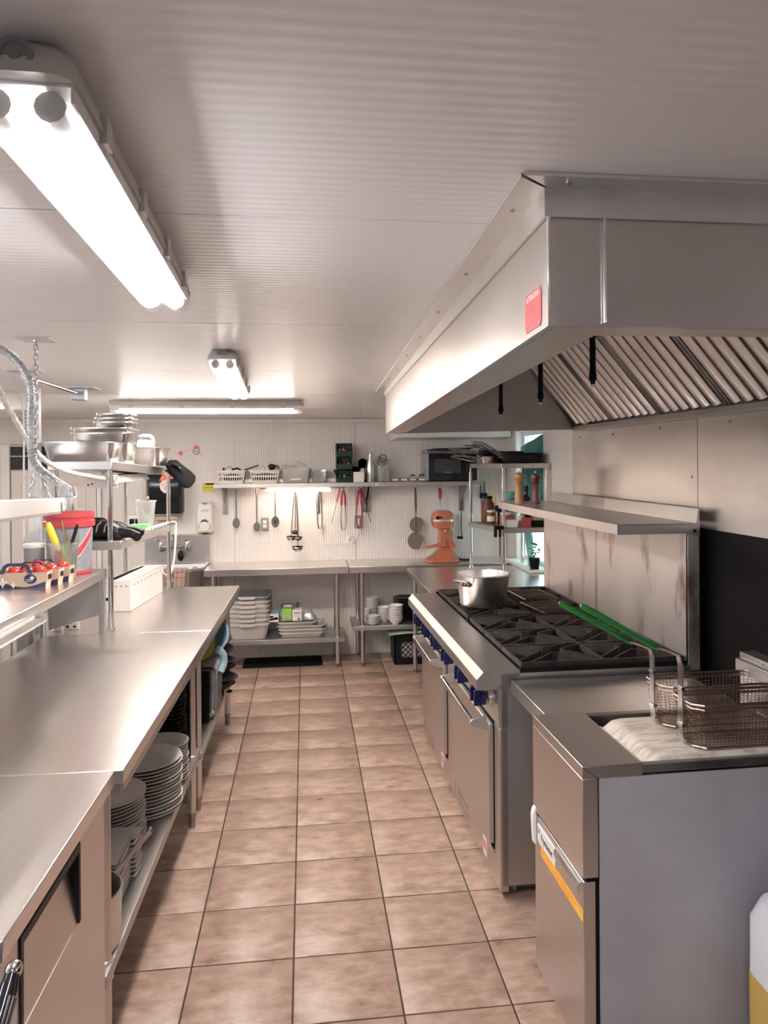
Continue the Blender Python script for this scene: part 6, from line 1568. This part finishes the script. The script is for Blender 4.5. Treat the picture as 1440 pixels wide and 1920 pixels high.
# =================================================================== RIGHT REAR RACK CONTENTS
ZT = 1.777
def fpan(label, cx, cy, z, r, h, ang, tilt=0.0, mat=NONSTICK, L_=.24, rise=.085):
    t = T('frying_pan', label, 'pan', (cx, cy, z), group='frying pans on the rack')
    P('pan_bowl', MB().lathe([(.002, 0), (r * .78, 0), (r * .82, .004), (r * .99, h - .004), (r, h), (r * .975, h), (r * .80, .008), (.002, .006)], 36, (cx, cy, z)), mat, t)
    d_ = Vector((math.cos(ang), math.sin(ang), 0)); s_ = Vector((-d_.y, d_.x, 0))
    b = Vector((cx, cy, z + h * .78)) + d_ * (r * .97)
    hd = P('handle', MB().tube([b, b + d_ * .05 + Vector((0, 0, rise * .35)), b + d_ * L_ * .7 + Vector((0, 0, rise * .95)), b + d_ * L_ + Vector((0, 0, rise))], [.007, .007, .009, .008], 8), STDK, t)
    P('rivet', MB().ell(b + s_ * .012, (.007, .007, .007), 8, 6).ell(b - s_ * .012 + d_ * .006, (.007, .007, .007), 8, 6), CHROME, hd)
    P('hanging_eye', MB().tube(arc(b + d_ * (L_ + .012) + Vector((0, 0, rise)), .011, 0, 330, 10, 'xy'), .0028, 6), CHROME, hd)
fpan('big black frying pan nearest on the rack top', 1.725, 6.02, ZT, .175, .062, R(186), rise=.10)
fpan('second black frying pan nested in the big one on the rack top', 1.725, 6.03, ZT + .022, .176, .060, R(192), rise=.10)
fpan('steel-rimmed pan behind the black pans on the rack top', 1.705, 6.37, ZT + .05, .140, .05, R(190), mat=STDK, rise=.06)
fpan('black pan under the steel-rimmed one on the rack top', 1.700, 6.37, ZT, .140, .05, R(196), rise=.05, L_=.26)
for k, (y, z, a, lab) in enumerate(((6.16, ZT, 183, 'small steel saucepan left on the rack top, lowest'), (6.22, ZT + .055, 176, 'small saucepan stacked on the lowest one'), )):
    fpan(lab, 1.51 - k * .01, y + .035, z, .075, .055, R(a), mat=PANS if k == 0 else NONSTICK, L_=.22, rise=.02)
for k in range(3):
    S('metal_skewer', ('lowest', 'middle', 'uppermost')[k] + ' thin metal rod jutting left off the rack top', 'rod', MB().tube([(1.50, 6.40 + .02 * k, ZT + .006 + .012 * k), (1.42, 6.36 + .02 * k, ZT + .012 + .014 * k), (1.19, 6.22 + .03 * k, ZT + .055 + .035 * k)], .004, 6), CHROME, group='metal rods on the rack')
# things on the middle rack shelf
ZM = 1.2725
def jar(name, label, x, y, r, h, body, cap, capm, neck=.7, z=ZM, cat='jar', lab=None):
    t = T(name, label, cat, (x, y, z))
    P('body', MB().lathe([(.002, 0), (r * .95, 0), (r, .004), (r, h * .8), (r * neck, h * .92), (r * neck, h), (.002, h)], 22, (x, y, z)), body, t)
    P('cap', MB().lathe([(r * neck * 1.1, h), (r * neck * 1.12, h + cap * .9), (r * neck, h + cap), (.002, h + cap)], 22, (x, y, z)), capm, t)
    if lab: P('label_wrap', MB().lathe([(r * 1.01, h * .25), (r * 1.012, h * .26), (r * 1.012, h * .68), (r * 1.01, h * .69)], 22, (x, y, z)), lab, t)
    return t
jar('sauce_jar', 'big brown sauce jar with black cap on the rack shelf', 1.535, 6.38, .055, .205, BROWN, .02, BLACK)
jar('small_jar', 'small white-capped jar with pale label at the shelf edge', 1.525, 6.22, .034, .10, BROWN, .018, WPLAST, .85, lab=CREAM)
jar('spray_bottle', 'pale blue bottle on the rack shelf', 1.66, 6.30, .042, .20, LBLUE, .03, WPLAST, .5, cat='bottle')
jar('teal_bottle', 'teal plastic bottle behind the rack post', 1.745, 6.42, .055, .23, TEALL, .03, TEALL, .6, cat='bottle')
jar('black_bottle', 'tall black bottle on the rack shelf left of the pepper mills', 1.775, 6.05, .034, .27, BLACKG, .05, BLACK, .42, cat='bottle', lab=BLACKM)
jar('spice_shaker', 'clear shaker with white label beside the black bottle', 1.70, 5.95, .032, .12, CLEAR, .028, GPLAST, .85, lab=CARDW)
jar('mustard_tub', 'pale yellow tub behind the pepper mills', 1.86, 6.10, .055, .20, CREAM, .03, CLEAR, .9, cat='tub')
jar('white_tub', 'white lidded tub in the middle of the rack shelf', 1.63, 6.12, .05, .085, WPLAST, .018, WPLAST, .95, cat='tub')
S('tea_box', 'dark red box on the rack shelf with green print', 'box', MB().box(1.555, 1.66, 5.98, 6.06, ZM, ZM + .085), REDLAB, bevel=.002)
S('red_box', 'red carton under the range shelf edge on the rack', 'box', MB().box(1.69, 1.76, 5.86, 5.90, ZM, ZM + .075), REDLAB, bevel=.002)
S('black_carton', 'black and white carton at the right of the rack shelf', 'box', MB().box(1.77, 1.87, 5.86, 5.92, ZM, ZM + .05), BLACKM, bevel=.002)
S('black_nozzle', 'black trigger nozzle among the rack bottles', 'nozzle', MB().loft([[(1.60 + a * w_, 6.20 + b * .02, z) for a, b in ((-1, -1), (1, -1), (1, 1), (-1, 1))] for w_, z in ((.022, ZM), (.022, ZM + .10), (.045, ZM + .12), (.05, ZM + .145), (.03, ZM + .155))]), BLACK, bevel=.003)
S('yellow_pencil', 'thin yellow stick standing among the rack bottles', 'stick', MB().tube([(1.60, 6.36, ZM), (1.597, 6.36, ZM + .16), (1.596, 6.36, ZM + .30)], [.007, .006, .0045], 8), YELLOW)
S('clear_pouch', 'white plastic pouch at the front of the rack shelf', 'pouch', MB().loft([[(1.60 + a * w_, 5.90 + b * .04, z) for a, b in ((-1, -1), (1, -1), (1, 1), (-1, 1))] for w_, z in ((.05, ZM), (.055, ZM + .03), (.06, ZM + .06))]), WPLAST, bevel=.006)
kr = T('knife', 'long black knife hanging under the rack shelf corner', 'knife', (1.50, 5.84, 1.0))
P('blade', MB().prism([(1.490, 1.23), (1.503, 1.23), (1.500, 1.07), (1.496, 1.04), (1.490, 1.07)], 'xz', 5.815, 5.818), STDK, kr)
P('handle', MB().box(1.486, 1.506, 5.81, 5.823, 1.205, 1.285), BLACK, kr, .003)
cl_ = T('black_clip', 'black clips gripping the rack shelf corner', 'clip', (1.46, 5.84, 1.21))
P('jaw', MB().box(1.448, 1.470, 5.80, 5.83, 1.205, 1.295), BLACK, cl_, .004)
P('jaw', MB().box(1.470, 1.53, 5.815, 5.831, 1.262, 1.292), BLACK, cl_, .004)
S('wall_switch', 'dark switch box with wires on the back wall behind the rack', 'switch', MB().box(1.655, 1.72, 7.16, 7.199, 1.44, 1.49).tube([(1.665, 7.19, 1.49), (1.665, 7.19, 1.60)], .004, 5).tube([(1.70, 7.19, 1.49), (1.70, 7.19, 1.60)], .004, 5).tube([(1.67, 7.19, 1.44), (1.67, 7.19, 1.36)], .004, 5), BLACK)
# pepper mills on the far range's high shelf
def mill(label, x, y, mat, h):
    t = T('pepper_mill', label, 'pepper mill', (x, y, 1.5275), 'R', group='pepper mills')
    z = 1.5275
    P('body', MB().lathe([(.002, 0), (.029, 0), (.030, .006), (.026, .03), (.021, h * .42), (.022, h * .60), (.026, h * .64), (.024, h * .66), (.020, h * .67), (.002, h * .67)], 24, (x, y, z)), mat, t)
    P('head', MB().lathe([(.020, h * .672), (.026, h * .69), (.025, h * .71), (.031, h * .77), (.033, h * .83), (.029, h * .90), (.014, h * .945), (.002, h * .95)], 24, (x, y, z)), mat, t)
    P('knob', MB().lathe([(.004, h * .95), (.006, h * .975), (.005, h), (.002, h * 1.005)], 12, (x, y, z)), CHROME, t)
mill('light wooden pepper mill on the range shelf', 1.405, 4.70, WOODL, .205)
mill('dark wooden pepper mill on the range shelf', 1.50, 4.66, WOODD, .200)
# keys hanging on the white wall
ky = T('hanging_keys', 'keys on a wire hook hanging on the white wall', 'keys', (1.915, 5.2, 1.57))
P('wire_hook', MB().tube(spline([(1.916, 5.17, 1.72), (1.912, 5.16, 1.66), (1.914, 5.175, 1.60)], 5), .004, 6), STD, ky)
P('tag', MB().box(1.908, 1.914, 5.18, 5.26, 1.545, 1.585), BROWN, ky, .004)
P('scissor_blade', MB().bar((1.912, 5.28, 1.585), (1.912, 5.34, 1.64), .006, .010), STD, ky)
# window goods
S('teal_sack', 'crinkled teal plastic sack hanging in the window', 'bag', MB().loft([[(1.950 + b * .022, 6.06 + (a + 1) * .375, z + dz * a) for a, b in ((-1, -.3), (-.7, -1), (-.2, -.6), (.3, -1), (.8, -.7), (1, 0), (.5, .5), (0, .4), (-.6, .6))] for z, dz in ((1.30, 0), (1.5, 0), (1.7, 0), (1.86, -.02), (1.965, -.055))]), TEAL)
S('aqua_sack', 'aqua plastic film slumped on the window sill', 'bag', MB().loft([[(1.885 + b * w_ * .35, 6.30 + a * w_ + off, z) for a, b in ((1, 0), (.6, .8), (-.3, 1), (-1, .3), (-.7, -.8), (.4, -1))] for w_, z, off in ((.06, .906, .0), (.05, .98, .01), (.07, 1.06, .02), (.085, 1.16, .05), (.06, 1.21, .08))]), TEALL, bevel=.008)
gp = T('window_herb', 'small green potted herb on the window sill', 'plant', (1.865, 6.14, .906))
P('pot', MB().lathe([(.002, 0), (.035, 0), (.045, .09), (.04, .09), (.002, .08)], 16, (1.865, 6.13, .9055)), BLACKM, gp)
lv = MB()
for k in range(26):
    a = random.uniform(0, 6.28); r = random.uniform(.01, .06); z = random.uniform(.99, 1.12)
    p = Vector((1.865 + r * math.cos(a) * .7, 6.13 + r * math.sin(a), z))
    lv.ell(p, (.012, .014, .006), 6, 4)
P('leaves', lv, LEAF, gp)
